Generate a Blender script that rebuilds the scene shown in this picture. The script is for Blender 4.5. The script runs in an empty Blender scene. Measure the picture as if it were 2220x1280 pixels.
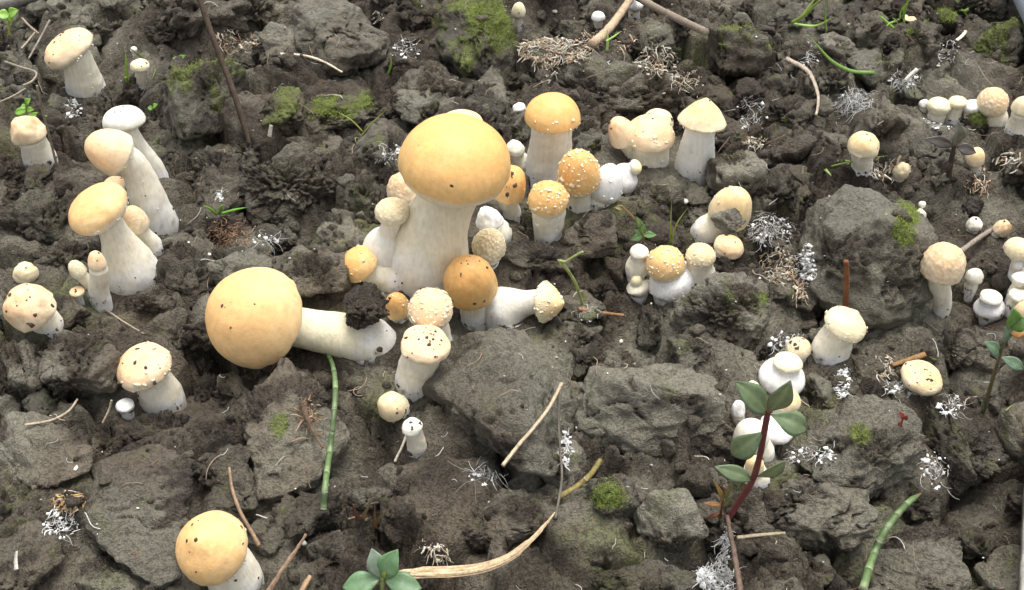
import bpy, bmesh, math, random
import numpy as np
from mathutils import Vector

# ---------------------------------------------------------------- camera, world, sun, exposure
SC = bpy.context.scene
COL = SC.collection
PW, PH = 2220.0, 1280.0
PITCH = math.radians(42.0)
HFOV = math.radians(46.0)
DIST = 0.75
FPX = PW / 2 / math.tan(HFOV / 2)
CAM = np.array([0.0, -DIST * math.cos(PITCH), DIST * math.sin(PITCH)])
FWD = np.array([0.0, math.cos(PITCH), -math.sin(PITCH)])
RIGHT = np.array([1.0, 0.0, 0.0])
UPV = np.array([0.0, math.sin(PITCH), math.cos(PITCH)])

cam = bpy.data.cameras.new('camera')
cam_ob = bpy.data.objects.new('camera', cam)
COL.objects.link(cam_ob)
cam_ob.location = CAM
cam_ob.rotation_euler = (math.pi / 2 - PITCH, 0, 0)
cam.sensor_fit = 'HORIZONTAL'
cam.angle = HFOV
cam.clip_start = 0.01
cam.clip_end = 500.0
SC.camera = cam_ob

SUN_EL, SUN_AZ = math.radians(76), math.radians(25)      # azimuth measured from +Y towards +X
w = bpy.data.worlds.new('World'); SC.world = w; w.use_nodes = True
nt = w.node_tree; nt.nodes.clear()
sky = nt.nodes.new('ShaderNodeTexSky'); sky.sky_type = 'NISHITA'; sky.sun_disc = False
sky.sun_elevation = SUN_EL; sky.sun_rotation = SUN_AZ
sky.air_density = 1.0; sky.dust_density = 4.0; sky.ozone_density = 1.0
hs = nt.nodes.new('ShaderNodeHueSaturation'); hs.inputs['Saturation'].default_value = 0.22
bg = nt.nodes.new('ShaderNodeBackground'); bg.inputs[1].default_value = 0.15
wo = nt.nodes.new('ShaderNodeOutputWorld')
nt.links.new(sky.outputs[0], hs.inputs['Color']); nt.links.new(hs.outputs[0], bg.inputs[0]); nt.links.new(bg.outputs[0], wo.inputs[0])
sl = bpy.data.lights.new('sun', 'SUN'); sl.energy = 1.5; sl.angle = math.radians(35); sl.color = (1.0, 0.95, 0.87)
so = bpy.data.objects.new('sun', sl); COL.objects.link(so)
_sd = Vector((math.sin(SUN_AZ) * math.cos(SUN_EL), math.cos(SUN_AZ) * math.cos(SUN_EL), math.sin(SUN_EL)))
so.rotation_euler = _sd.to_track_quat('Z', 'Y').to_euler()
so.location = (0.3, 0.6, 1.5)
SC.render.engine = 'CYCLES'
SC.view_settings.view_transform = 'Standard'
SC.view_settings.look = 'None'
SC.view_settings.gamma = 1.0
SC.view_settings.exposure = 0.88
SC.render.resolution_x, SC.render.resolution_y = 1024, 590

# ---------------------------------------------------------------- helpers
RS = np.random.RandomState(7)
random.seed(7)

def ray(px, py):
    d = FWD + RIGHT * ((px - PW / 2) / FPX) + UPV * ((PH / 2 - py) / FPX)
    return d
def project(P):
    P = np.atleast_2d(P) - CAM
    z = P @ FWD
    return PW / 2 + FPX * (P @ RIGHT) / z, PH / 2 - FPX * (P @ UPV) / z, z
def on_plane(B, n, px, py):
    d = ray(px, py); t = np.dot(n, B - CAM) / np.dot(n, d)
    return CAM + d * t

_gr = np.random.RandomState(3).normal(size=(256, 3)); _gr /= np.linalg.norm(_gr, axis=1)[:, None]
def _hash(ix, iy, iz, seed):
    h = (ix.astype(np.uint32) * np.uint32(374761393) + iy.astype(np.uint32) * np.uint32(668265263)
         + iz.astype(np.uint32) * np.uint32(2246822519) + np.uint32((seed * 3266489917 + 12345) & 0xffffffff))
    h = (h ^ (h >> np.uint32(13))) * np.uint32(1274126177)
    h = (h ^ (h >> np.uint32(15))) * np.uint32(2246822519)
    return h ^ (h >> np.uint32(16))
def perlin(P, seed=0):
    P = np.asarray(P, dtype=np.float64)
    F = np.floor(P); I = F.astype(np.int64); f = P - F
    u = f * f * f * (f * (f * 6 - 15) + 10)
    out = 0.0
    for dx in (0, 1):
        wx = u[:, 0] if dx else 1 - u[:, 0]
        for dy in (0, 1):
            wy = u[:, 1] if dy else 1 - u[:, 1]
            for dz in (0, 1):
                wz = u[:, 2] if dz else 1 - u[:, 2]
                g = _gr[_hash(I[:, 0] + dx, I[:, 1] + dy, I[:, 2] + dz, seed) & np.uint32(255)]
                d = g[:, 0] * (f[:, 0] - dx) + g[:, 1] * (f[:, 1] - dy) + g[:, 2] * (f[:, 2] - dz)
                out = out + wx * wy * wz * d
    return out * 1.6
def fbm(P, octv=4, seed=0, gain=0.5):
    a, s, o = 1.0, 0.0, 1.0
    for i in range(octv):
        s = s + a * perlin(P * o, seed + i * 17); a *= gain; o *= 2.03
    return s
def worley(P, seed=0, dims=3):
    """F1, F2, id, and a random slope per cell (angular, broken-looking facets)"""
    F = np.floor(P); I = F.astype(np.int64); f = P - F
    n = len(P); f1 = np.full(n, 9.0); f2 = np.full(n, 9.0); idh = np.zeros(n, np.uint32); vec = np.zeros((n, 3))
    rz = (-1, 0, 1) if dims == 3 else (0,)
    for dx in (-1, 0, 1):
        for dy in (-1, 0, 1):
            for dz in rz:
                h = _hash(I[:, 0] + dx, I[:, 1] + dy, I[:, 2] + dz, seed)
                jx = (h & np.uint32(1023)) / 1023.0; jy = ((h >> np.uint32(10)) & np.uint32(1023)) / 1023.0
                jz = ((h >> np.uint32(20)) & np.uint32(1023)) / 1023.0 if dims == 3 else 0.0
                d = (dx + jx - f[:, 0]) ** 2 + (dy + jy - f[:, 1]) ** 2
                if dims == 3: d = d + (dz + jz - f[:, 2]) ** 2
                c = d < f1
                vec[c, 0] = (f[:, 0] - dx - jx)[c]; vec[c, 1] = (f[:, 1] - dy - jy)[c]
                if dims == 3: vec[c, 2] = (f[:, 2] - dz - jz)[c]
                f2 = np.where(c, f1, np.minimum(f2, d)); idh = np.where(c, h, idh); f1 = np.where(c, d, f1)
    g = _gr[(idh * np.uint32(2654435761)) >> np.uint32(24)]
    if dims == 2: tl = (g[:, :2] * vec[:, :2]).sum(1)
    else: tl = (g * vec).sum(1)
    return np.sqrt(f1), np.sqrt(f2), ((idh * np.uint32(2246822519)) >> np.uint32(8)) / 16777216.0, tl
def sstep(a, b, x):
    t = np.clip((x - a) / (b - a), 0, 1); return t * t * (3 - 2 * t)

def mk_mesh(name, V, F, smooth=True, mat=None, attrs=None, cols=None):
    """V (n,3), F (m,k) with k = 3 or 4"""
    V = np.asarray(V, np.float32); F = np.asarray(F, np.int32)
    me = bpy.data.meshes.new(name)
    me.vertices.add(len(V)); me.vertices.foreach_set('co', V.ravel())
    k = F.shape[1]
    me.loops.add(F.size); me.loops.foreach_set('vertex_index', F.ravel())
    me.polygons.add(len(F)); me.polygons.foreach_set('loop_start', np.arange(0, F.size, k, dtype=np.int32))
    me.update(calc_edges=True)
    if smooth: me.polygons.foreach_set('use_smooth', np.ones(len(F), bool))
    if attrs:
        for an, av in attrs.items():
            a = me.attributes.new(an, 'FLOAT', 'POINT'); a.data.foreach_set('value', np.asarray(av, np.float32))
    if cols is not None:
        a = me.attributes.new('tint', 'FLOAT_COLOR', 'POINT')
        c = np.ones((len(V), 4), np.float32); c[:, :3] = cols
        a.data.foreach_set('color', c.ravel())
    if mat: me.materials.append(mat)
    me.validate()
    return me
def link(name, me, parent=None, loc=None):
    o = bpy.data.objects.new(name, me); COL.objects.link(o)
    if loc is not None: o.location = loc
    if parent is not None: o.parent = parent
    return o
def tag(o, label=None, cat=None, group=None, kind=None):
    if label: o['label'] = label
    if cat: o['category'] = cat
    if group: o['group'] = group
    if kind: o['kind'] = kind
    return o
def ico(sub):
    bm = bmesh.new(); bmesh.ops.create_icosphere(bm, subdivisions=sub, radius=1.0)
    V = np.array([v.co[:] for v in bm.verts]); F = np.array([[v.index for v in f.verts] for f in bm.faces]); bm.free()
    return V / np.linalg.norm(V, axis=1)[:, None], F
ICO = {s: ico(s) for s in (1, 2, 3, 4, 5, 6)}
def rot_z(a):
    c, s = math.cos(a), math.sin(a); return np.array([[c, -s, 0], [s, c, 0], [0, 0, 1.0]])
def rand_rot(rs):
    q = rs.normal(size=4); q /= np.linalg.norm(q); a, b, c, d = q
    return np.array([[1 - 2 * (c * c + d * d), 2 * (b * c - a * d), 2 * (b * d + a * c)],
                     [2 * (b * c + a * d), 1 - 2 * (b * b + d * d), 2 * (c * d - a * b)],
                     [2 * (b * d - a * c), 2 * (c * d + a * b), 1 - 2 * (b * b + c * c)]])
def catmull(pts, n):
    P = np.asarray(pts, float); m = len(P)
    if m == 2: return P[0] + (P[1] - P[0]) * np.linspace(0, 1, n)[:, None]
    Q = np.vstack([2 * P[0] - P[1], P, 2 * P[-1] - P[-2]])
    t = np.linspace(0, m - 1 - 1e-9, n); i = t.astype(int); f = (t - i)[:, None]
    a, b, c, d = Q[i], Q[i + 1], Q[i + 2], Q[i + 3]
    return 0.5 * ((2 * b) + (c - a) * f + (2 * a - 5 * b + 4 * c - d) * f ** 2 + (3 * b - a - 3 * c + d) * f ** 3)
def frames(P):
    T = np.gradient(P, axis=0); T /= np.linalg.norm(T, axis=1)[:, None] + 1e-12
    N = np.zeros_like(P); v = np.array([0.3, -0.5, 0.8]); v -= T[0] * np.dot(v, T[0]); N[0] = v / np.linalg.norm(v)
    for i in range(1, len(P)):
        v = N[i - 1] - T[i] * np.dot(N[i - 1], T[i]); N[i] = v / np.linalg.norm(v)
    return T, N, np.cross(T, N)
def tube(P, R, sides=8, cap=True, flat=1.0, flatdir=None):
    """closed tube; R per point; flat < 1 squashes it across one direction"""
    P = np.asarray(P, float); R = np.broadcast_to(np.asarray(R, float), (len(P),))
    T, N, B = frames(P)
    if flatdir is not None:
        N = flatdir - T * (T @ flatdir)[:, None]; N /= np.linalg.norm(N, axis=1)[:, None]; B = np.cross(T, N)
    a = np.linspace(0, 2 * math.pi, sides, endpoint=False)
    V = P[:, None, :] + (np.cos(a)[None, :, None] * N[:, None, :] * flat + np.sin(a)[None, :, None] * B[:, None, :]) * R[:, None, None]
    n = len(P); V = V.reshape(-1, 3)
    F = []
    i = np.arange(n - 1)[:, None] * sides; j = np.arange(sides)[None, :]; j2 = (j + 1) % sides
    F = np.stack([i + j, i + j2, i + sides + j2, i + sides + j], -1).reshape(-1, 4)
    if cap:
        V = np.vstack([V, P[0], P[-1]]); c0, c1 = len(V) - 2, len(V) - 1
        j = np.arange(sides); j2 = (j + 1) % sides
        e = (n - 1) * sides
        F = np.vstack([F, np.stack([np.full(sides, c0), j2, j, np.full(sides, c0)], -1), np.stack([np.full(sides, c1), e + j, e + j2, np.full(sides, c1)], -1)])
        # degenerate quads -> triangles: give everything as triangles
    T3 = np.vstack([F[:, [0, 1, 2]], F[:, [0, 2, 3]]])
    ok = (T3[:, 0] != T3[:, 1]) & (T3[:, 1] != T3[:, 2]) & (T3[:, 0] != T3[:, 2])
    return V, T3[ok]
def join(parts):
    Vs, Fs, o = [], [], 0
    for V, F in parts:
        Vs.append(V); Fs.append(F + o); o += len(V)
    return np.vstack(Vs), np.vstack(Fs)

# ---------------------------------------------------------------- materials
def new_mat(name):
    m = bpy.data.materials.new(name); m.use_nodes = True
    t = m.node_tree; t.nodes.clear()
    out = t.nodes.new('ShaderNodeOutputMaterial'); b = t.nodes.new('ShaderNodeBsdfPrincipled')
    t.links.new(b.outputs[0], out.inputs[0])
    return m, t, b
def node(t, ty, **kw):
    n = t.nodes.new(ty)
    for k, v in kw.items():
        if k in n.inputs: n.inputs[k].default_value = v
        else: setattr(n, k, v)
    return n
def noise(t, co, scale, detail=4, rough=0.55):
    n = t.nodes.new('ShaderNodeTexNoise'); n.inputs['Scale'].default_value = scale
    n.inputs['Detail'].default_value = detail; n.inputs['Roughness'].default_value = rough
    t.links.new(co, n.inputs['Vector']); return n.outputs[0]
def ramp(t, fac, stops):
    r = t.nodes.new('ShaderNodeValToRGB'); e = r.color_ramp.elements
    while len(e) < len(stops): e.new(0.5)
    for i, (p, c) in enumerate(stops): e[i].position = p; e[i].color = (*c, 1)
    t.links.new(fac, r.inputs[0]); return r.outputs[0]
def mix(t, fac, a, b, mode='MIX'):
    m = t.nodes.new('ShaderNodeMix'); m.data_type = 'RGBA'; m.blend_type = mode
    for s, v in ((m.inputs[0], fac), (m.inputs[6], a), (m.inputs[7], b)):
        if hasattr(v, 'is_output'): t.links.new(v, s)
        elif isinstance(v, (int, float)): s.default_value = v
        else: s.default_value = (*v, 1)
    return m.outputs[2]
def mth(t, op, a, b=0.0):
    m = t.nodes.new('ShaderNodeMath'); m.operation = op
    for s, v in ((m.inputs[0], a), (m.inputs[1], b)):
        if hasattr(v, 'is_output'): t.links.new(v, s)
        else: s.default_value = v
    return m.outputs[0]
def bump(t, bsdf, h, strength, dist):
    b = t.nodes.new('ShaderNodeBump'); b.inputs['Strength'].default_value = strength; b.inputs['Distance'].default_value = dist
    t.links.new(h, b.inputs['Height']); t.links.new(b.outputs[0], bsdf.inputs['Normal'])

def soil_material():
    m, t, b = new_mat('clay_soil')
    co = node(t, 'ShaderNodeTexCoord').outputs['Object']
    rnd = node(t, 'ShaderNodeObjectInfo').outputs['Random']
    moss = node(t, 'ShaderNodeAttribute', attribute_name='moss').outputs['Fac']
    slick = node(t, 'ShaderNodeAttribute', attribute_name='slick').outputs['Fac']
    n1 = noise(t, co, 28, 6, 0.62); n2 = noise(t, co, 190, 5, 0.65); n3 = noise(t, co, 900, 3, 0.6)
    c = ramp(t, n1, [(0.32, (0.036, 0.028, 0.020)), (0.50, (0.084, 0.069, 0.048)), (0.66, (0.145, 0.127, 0.090))])
    c = mix(t, mth(t, 'MULTIPLY', n2, 0.75), c, (0.056, 0.046, 0.033))
    fl = ramp(t, n3, [(0.30, (0.40, 0.38, 0.36)), (0.5, (1, 1, 1)), (0.70, (1.6, 1.58, 1.52))])
    c = mix(t, 1.0, c, fl, 'MULTIPLY')
    sl_ = mix(t, n1, (0.185, 0.173, 0.130), (0.265, 0.252, 0.195))
    sl_ = mix(t, mth(t, 'MULTIPLY', n2, 0.45), sl_, (0.085, 0.074, 0.056))
    c = mix(t, slick, c, sl_)
    pos = node(t, 'ShaderNodeNewGeometry').outputs['Position']
    damp = ramp(t, noise(t, pos, 7, 4, 0.6), [(0.40, (0.60, 0.52, 0.47)), (0.56, (1, 1, 1)), (0.72, (1.08, 1.08, 1.03))])
    c = mix(t, 1.0, c, damp, 'MULTIPLY')
    bri = mth(t, 'ADD', mth(t, 'MULTIPLY', rnd, 0.42), 0.82)
    vm = t.nodes.new('ShaderNodeVectorMath'); vm.operation = 'SCALE'
    t.links.new(c, vm.inputs[0]); t.links.new(bri, vm.inputs['Scale'])
    c = vm.outputs[0]
    mg = mix(t, n2, (0.085, 0.105, 0.020), (0.22, 0.27, 0.05))
    mf = mth(t, 'MULTIPLY', moss, mth(t, 'ADD', mth(t, 'MULTIPLY', n2, 1.1), 0.15))
    mf = mth(t, 'MINIMUM', mf, 0.92)
    c = mix(t, mf, c, mg)
    t.links.new(c, b.inputs['Base Color'])
    rr = mth(t, 'SUBTRACT', 0.74, mth(t, 'MULTIPLY', slick, 0.26))
    t.links.new(rr, b.inputs['Roughness'])
    b.inputs['Specular IOR Level'].default_value = 0.5
    n4 = noise(t, co, 420, 5, 0.7)
    pits = ramp(t, n4, [(0.36, (0, 0, 0)), (0.46, (1, 1, 1))])
    hgt = mth(t, 'ADD', mth(t, 'MULTIPLY', n2, 1.0), mth(t, 'MULTIPLY', n3, 0.55))
    hgt = mth(t, 'ADD', hgt, mth(t, 'MULTIPLY', pits, mth(t, 'SUBTRACT', 0.42, mth(t, 'MULTIPLY', slick, 0.22))))
    bump(t, b, hgt, 1.0, 0.0042)
    return m
SOIL = soil_material()

def tint_material(name, rough=0.5, sss=0.0, spec=0.4, nscale=300, namt=0.12, bscale=500, bstr=0.25, bdist=0.0006, stretch=None):
    """colour from the mesh's own pigment attribute, broken up with noise"""
    m, t, b = new_mat(name)
    co = node(t, 'ShaderNodeTexCoord').outputs['Object']
    at = node(t, 'ShaderNodeAttribute', attribute_name='tint').outputs['Color']
    n = noise(t, co, nscale, 4, 0.6)
    f = ramp(t, n, [(0.25, (1 - namt * 1.6,) * 3), (0.5, (1, 1, 1)), (0.75, (1 + namt,) * 3)])
    c = mix(t, 1.0, at, f, 'MULTIPLY')
    t.links.new(c, b.inputs['Base Color'])
    b.inputs['Roughness'].default_value = rough
    b.inputs['Specular IOR Level'].default_value = spec
    if sss:
        b.inputs['Subsurface Weight'].default_value = sss
        b.inputs['Subsurface Radius'].default_value = (1.0, 0.7, 0.4)
        b.inputs['Subsurface Scale'].default_value = 0.003
    if stretch:
        mp = t.nodes.new('ShaderNodeMapping'); mp.inputs['Scale'].default_value = (1, 1, stretch)
        t.links.new(co, mp.inputs['Vector']); co = mp.outputs[0]
        f2 = ramp(t, noise(t, co, bscale, 3, 0.6), [(0.3, (0.92, 0.91, 0.89)), (0.6, (1.03, 1.03, 1.03))])
        t.links.new(mix(t, 1.0, c, f2, 'MULTIPLY'), b.inputs['Base Color'])
    bump(t, b, noise(t, co, bscale, 4, 0.6), bstr, bdist)
    return m
CAPM = tint_material('mushroom_cap_skin', 0.50, 0.10, 0.38, 320, 0.085, 800, 0.40, 0.0006)
STEMM = tint_material('mushroom_stem_flesh', 0.75, 0.12, 0.2, 260, 0.07, 520, 0.55, 0.0009, stretch=0.12)
FLECKM = tint_material('fungus_scale', 0.85, 0.1, 0.2, 400, 0.1, 900, 0.2, 0.0004)
STRAWM = tint_material('dry_straw', 0.8, 0, 0.2, 600, 0.28, 1500, 0.5, 0.0005)
MYCM = tint_material('mycelium', 0.9, 0, 0.1, 500, 0.15, 800, 0.1, 0.0003)
LEAFM = tint_material('leaf', 0.42, 0.06, 0.5, 350, 0.16, 500, 0.2, 0.0004)
MOSSM = tint_material('moss_leaf', 0.7, 0, 0.25, 800, 0.2, 900, 0.1, 0.0003)
PLASTM = tint_material('weathered_plastic', 0.45, 0, 0.45, 60, 0.1, 200, 0.15, 0.0005)

# ---------------------------------------------------------------- ground
def ground_h(x, y):
    P = np.stack([x, y, np.zeros_like(x)], -1)
    wv = np.stack([perlin(P * 30, 1), perlin(P * 30, 2), np.zeros_like(x)], -1) * 0.012
    wv += np.stack([perlin(P * 110, 3), perlin(P * 110, 4), np.zeros_like(x)], -1) * 0.004
    Q = P + wv
    h = 0.018 * perlin(P * 4.5, 5) + 0.010 * perlin(P * 11, 6)
    crum = sstep(-0.12, 0.32, perlin(P * 13, 8) + 0.4 * perlin(P * 45, 9))
    for sc, amp, sd in ((0.052, 0.016, 11), (0.024, 0.0085, 12), (0.0105, 0.0042, 13), (0.0048, 0.0016, 14)):
        f1, f2, idh, tl = worley(Q / sc, sd, 2)
        e = np.clip((f2 - f1) * 3.0, 0, 1)
        k = 1.0 if sc > .04 else (0.35 + 0.65 * crum if sc > .02 else 0.15 + 0.85 * crum)
        h += k * amp * (e ** 0.6 * 0.62 + (idh - 0.5) * 0.75 + 1.35 * tl - 0.25 * f1)
    h += 0.0020 * fbm(P * 160, 3, 21)
    # a hollow along the right-hand side and a few pits
    for (cx, cy, rx, ry, d) in PITS:
        h -= d * np.exp(-(((x - cx) / rx) ** 2 + ((y - cy) / ry) ** 2))
    return h
def flat_hit(px, py, z=0.0):
    d = ray(px, py); t = (z - CAM[2]) / d[2]; return CAM + d * t
PITS = []
for (px, py, rx, ry, d) in ((2170, 1180, .055, .09, .050), (2150, 800, .06, .06, .028), (2120, 440, .07, .05, .022), (1190, 70, .035, .03, .035),
                            (1790, 640, .03, .04, .022), (2190, 60, .05, .05, .04), (20, 900, .03, .04, .02), (640, 500, .04, .03, .018),
                            (1390, 640, .03, .02, .012), (1050, 700, .04, .02, .012), (830, 930, .02, .03, .015), (1420, 20, .05, .03, .02)):
    p = flat_hit(px, py); PITS.append((p[0], p[1], rx, ry, d))
STEP = 0.0015
gx_in = np.arange(-0.56, 0.56, STEP); gy_in = np.arange(-0.27, 0.47, STEP)
def grow(start, sgn, n=46, lim=60.0):
    r = []; s = STEP * 1.3; v = start
    while abs(v) < lim: v += sgn * s; s *= 1.17; r.append(v)
    return np.array(r)
gx = np.concatenate([grow(gx_in[0], -1)[::-1], gx_in, grow(gx_in[-1], 1)])
gy = np.concatenate([grow(gy_in[0], -1)[::-1], gy_in, grow(gy_in[-1], 1)])
XX, YY = np.meshgrid(gx, gy)
ZZ = ground_h(XX.ravel(), YY.ravel())
ZZ = ZZ - ZZ.reshape(XX.shape)[60:-60, 60:-60].mean()
# height map of the detailed part, raised later where clods lie, for draping things over it
ix0, iy0 = int(np.searchsorted(gx, gx_in[0])), int(np.searchsorted(gy, gy_in[0]))
ZG = ZZ.reshape(XX.shape)[iy0:iy0 + len(gy_in), ix0:ix0 + len(gx_in)].copy()
ZM = ZG.copy()
def sample(Z, x, y):
    u = np.clip((np.asarray(x) - gx_in[0]) / STEP, 0, len(gx_in) - 2.001); v = np.clip((np.asarray(y) - gy_in[0]) / STEP, 0, len(gy_in) - 2.001)
    i, j = u.astype(int), v.astype(int); a, b = u - i, v - j
    return (Z[j, i] * (1 - a) + Z[j, i + 1] * a) * (1 - b) + (Z[j + 1, i] * (1 - a) + Z[j + 1, i + 1] * a) * b
def _blur(Z, k):
    c = np.cumsum(np.pad(Z, ((k, k), (k, k)), 'edge'), 0); Z1 = (c[2 * k:] - np.vstack([np.zeros((1, c.shape[1])), c[:-2 * k - 1]])) / (2 * k + 1)
    c = np.cumsum(Z1, 1); return (c[:, 2 * k:] - np.hstack([np.zeros((c.shape[0], 1)), c[:, :-2 * k - 1]])) / (2 * k + 1)
ZS = _blur(ZG, 7)
def hit(px, py, Z=None):
    """where the line of sight through a picture point meets the ground"""
    Z = ZS if Z is None else Z
    d = ray(px, py)
    t0 = (0.09 - CAM[2]) / d[2]; t1 = (-0.09 - CAM[2]) / d[2]
    ts = np.linspace(t0, t1, 500); P = CAM + ts[:, None] * d
    below = P[:, 2] <= sample(Z, P[:, 0], P[:, 1])
    k = int(np.argmax(below)) if below.any() else len(ts) // 2
    return P[k]
def splat(V):
    i = np.round((V[:, 0] - gx_in[0]) / STEP).astype(int); j = np.round((V[:, 1] - gy_in[0]) / STEP).astype(int)
    ok = (i > 0) & (j > 0) & (i < len(gx_in) - 1) & (j < len(gy_in) - 1)
    for a in (0, 1):
        for b in (0, 1): np.maximum.at(ZM, (j[ok] + b - 0, i[ok] + a), V[ok, 2])

# ---------------------------------------------------------------- mushrooms
# pigment: (top of the cap, margin, scales)
PIG = {
    'tan':    ((0.785, 0.430, 0.145), (0.785, 0.50, 0.20), (0.86, 0.74, 0.50)),
    'golden': ((0.80, 0.490, 0.205), (0.81, 0.57, 0.29), (0.86, 0.76, 0.52)),
    'orange': ((0.78, 0.43, 0.145), (0.80, 0.55, 0.26), (0.86, 0.72, 0.46)),
    'peach':  ((0.83, 0.555, 0.315), (0.82, 0.67, 0.46), (0.86, 0.76, 0.55)),
    'buff':   ((0.81, 0.64, 0.38), (0.81, 0.72, 0.50), (0.85, 0.78, 0.58)),
    'yellow': ((0.82, 0.60, 0.31), (0.82, 0.70, 0.48), (0.86, 0.80, 0.58)),
    'cream':  ((0.82, 0.72, 0.45), (0.82, 0.76, 0.56), (0.85, 0.82, 0.66)),
    'ivory':  ((0.81, 0.77, 0.62), (0.80, 0.78, 0.68), (0.84, 0.82, 0.74)),
    'white':  ((0.80, 0.79, 0.75), (0.80, 0.79, 0.77), (0.84, 0.83, 0.80)),
}
FEET = []
STEMS = []
MUSH = []          # picture boxes with depth, so that loose soil is kept from covering them
SPECKC = np.array((0.085, 0.062, 0.043))
def lumps(points, normals, sizes, rs, flat=0.5, sub=1, jag=0.25):
    V0, F0 = ICO[sub]; parts = []
    for p, n, s in zip(points, normals, sizes):
        R = rand_rot(rs); D = V0 @ R.T
        D = D * (1 + jag * rs.normal(size=(len(V0), 1)))
        D = D * np.array([rs.uniform(.7, 1.4), rs.uniform(.7, 1.3), 1.0])
        D = D - np.outer(D @ n, n) * (1 - flat)
        parts.append((p + D * s, F0))
    return join(parts)
def cap_local(kind, rs, lump, wrinkle, point, nu=64, nv=44):
    """unit cap: axis +z, rim radius 1; rows from the top of the cap to underneath the rim"""
    under = {'dome': 0.36, 'round': 0.62, 'ball': 0.78, 'cone': 0.26, 'flat': 0.30, 'egg': 0.95}[kind]
    th = np.concatenate([np.linspace(0.0, 0.5 * math.pi, 26), np.linspace(0.5 * math.pi, {'ball': 2.75, 'egg': 2.85}.get(kind, 2.5), nv - 25)[1:]])
    r = np.sin(th); z = np.cos(th)
    up = th <= math.pi / 2 + 1e-6
    if kind == 'cone':
        q = th / (math.pi / 2); zc = np.where(up, (1 - q) ** 1.0 * 0.62 + np.cos(th) * 0.38, z); z = zc
        r = np.where(up, q ** 0.92 * 0.72 + 0.28 * np.sin(th), r)
    if kind in ('dome', 'flat', 'round'): r = np.where(up, np.sin(th) ** 0.92, r)
    if point: z = z + np.where(up, point * np.exp(-(th / 0.32) ** 2), 0)
    z = np.where(up, z, z * under)
    # under the rim: gills closing towards the stem
    a = np.linspace(0, 2 * math.pi, nu, endpoint=False)
    V = np.stack([np.outer(r, np.cos(a)), np.outer(r, np.sin(a)), np.outer(z, np.ones(nu))], -1)
    TH = np.outer(th, np.ones(nu)).ravel(); V = V.reshape(-1, 3)
    sd = int(rs.randint(1, 9999))
    d = lump * perlin(V * 1.15 + rs.uniform(-9, 9, 3), sd) + 0.35 * lump * perlin(V * 2.7, sd + 1)
    N = V / (np.linalg.norm(V, axis=1)[:, None] + 1e-9)
    crest = np.zeros(len(V))
    if wrinkle:
        f1, f2, _, _t = worley(V * 5.2 + 0.35 * np.stack([perlin(V * 4, sd + 5), perlin(V * 4, sd + 6), perlin(V * 4, sd + 7)], -1), sd + 2, 3)
        crest = sstep(0.02, 0.42, f2 - f1)
        d = d + wrinkle * 0.05 * (crest - 0.5)
    edge = np.exp(-((TH - 1.75) / 0.25) ** 2)
    d = d + 0.035 * edge * perlin(np.stack([np.cos(np.tile(a, len(th))) * 5, np.sin(np.tile(a, len(th))) * 5, TH * 0], -1), sd + 3)
    V = V + N * d[:, None]
    n = len(th)
    i = np.arange(n - 1)[:, None] * nu; j = np.arange(nu)[None, :]; j2 = (j + 1) % nu
    F = np.stack([i + j, i + nu + j, i + nu + j2, i + j2], -1).reshape(-1, 4)
    V[:nu] = V[:nu].mean(0)
    return V, F, TH, crest, sd
def basis(a, spin):
    a = a / np.linalg.norm(a)
    x = np.cross(np.array([0.31, -0.77, 0.2]), a); x /= np.linalg.norm(x); y = np.cross(a, x)
    c, s = math.cos(spin), math.sin(spin)
    return np.stack([x * c + y * s, -x * s + y * c, a], 1)
def camdir(v):
    v = np.asarray(v, float); d = RIGHT * v[0] + UPV * v[1] - FWD * v[2]; return d / np.linalg.norm(d)
UP_C = (0.0, 0.743, 0.669)

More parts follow.
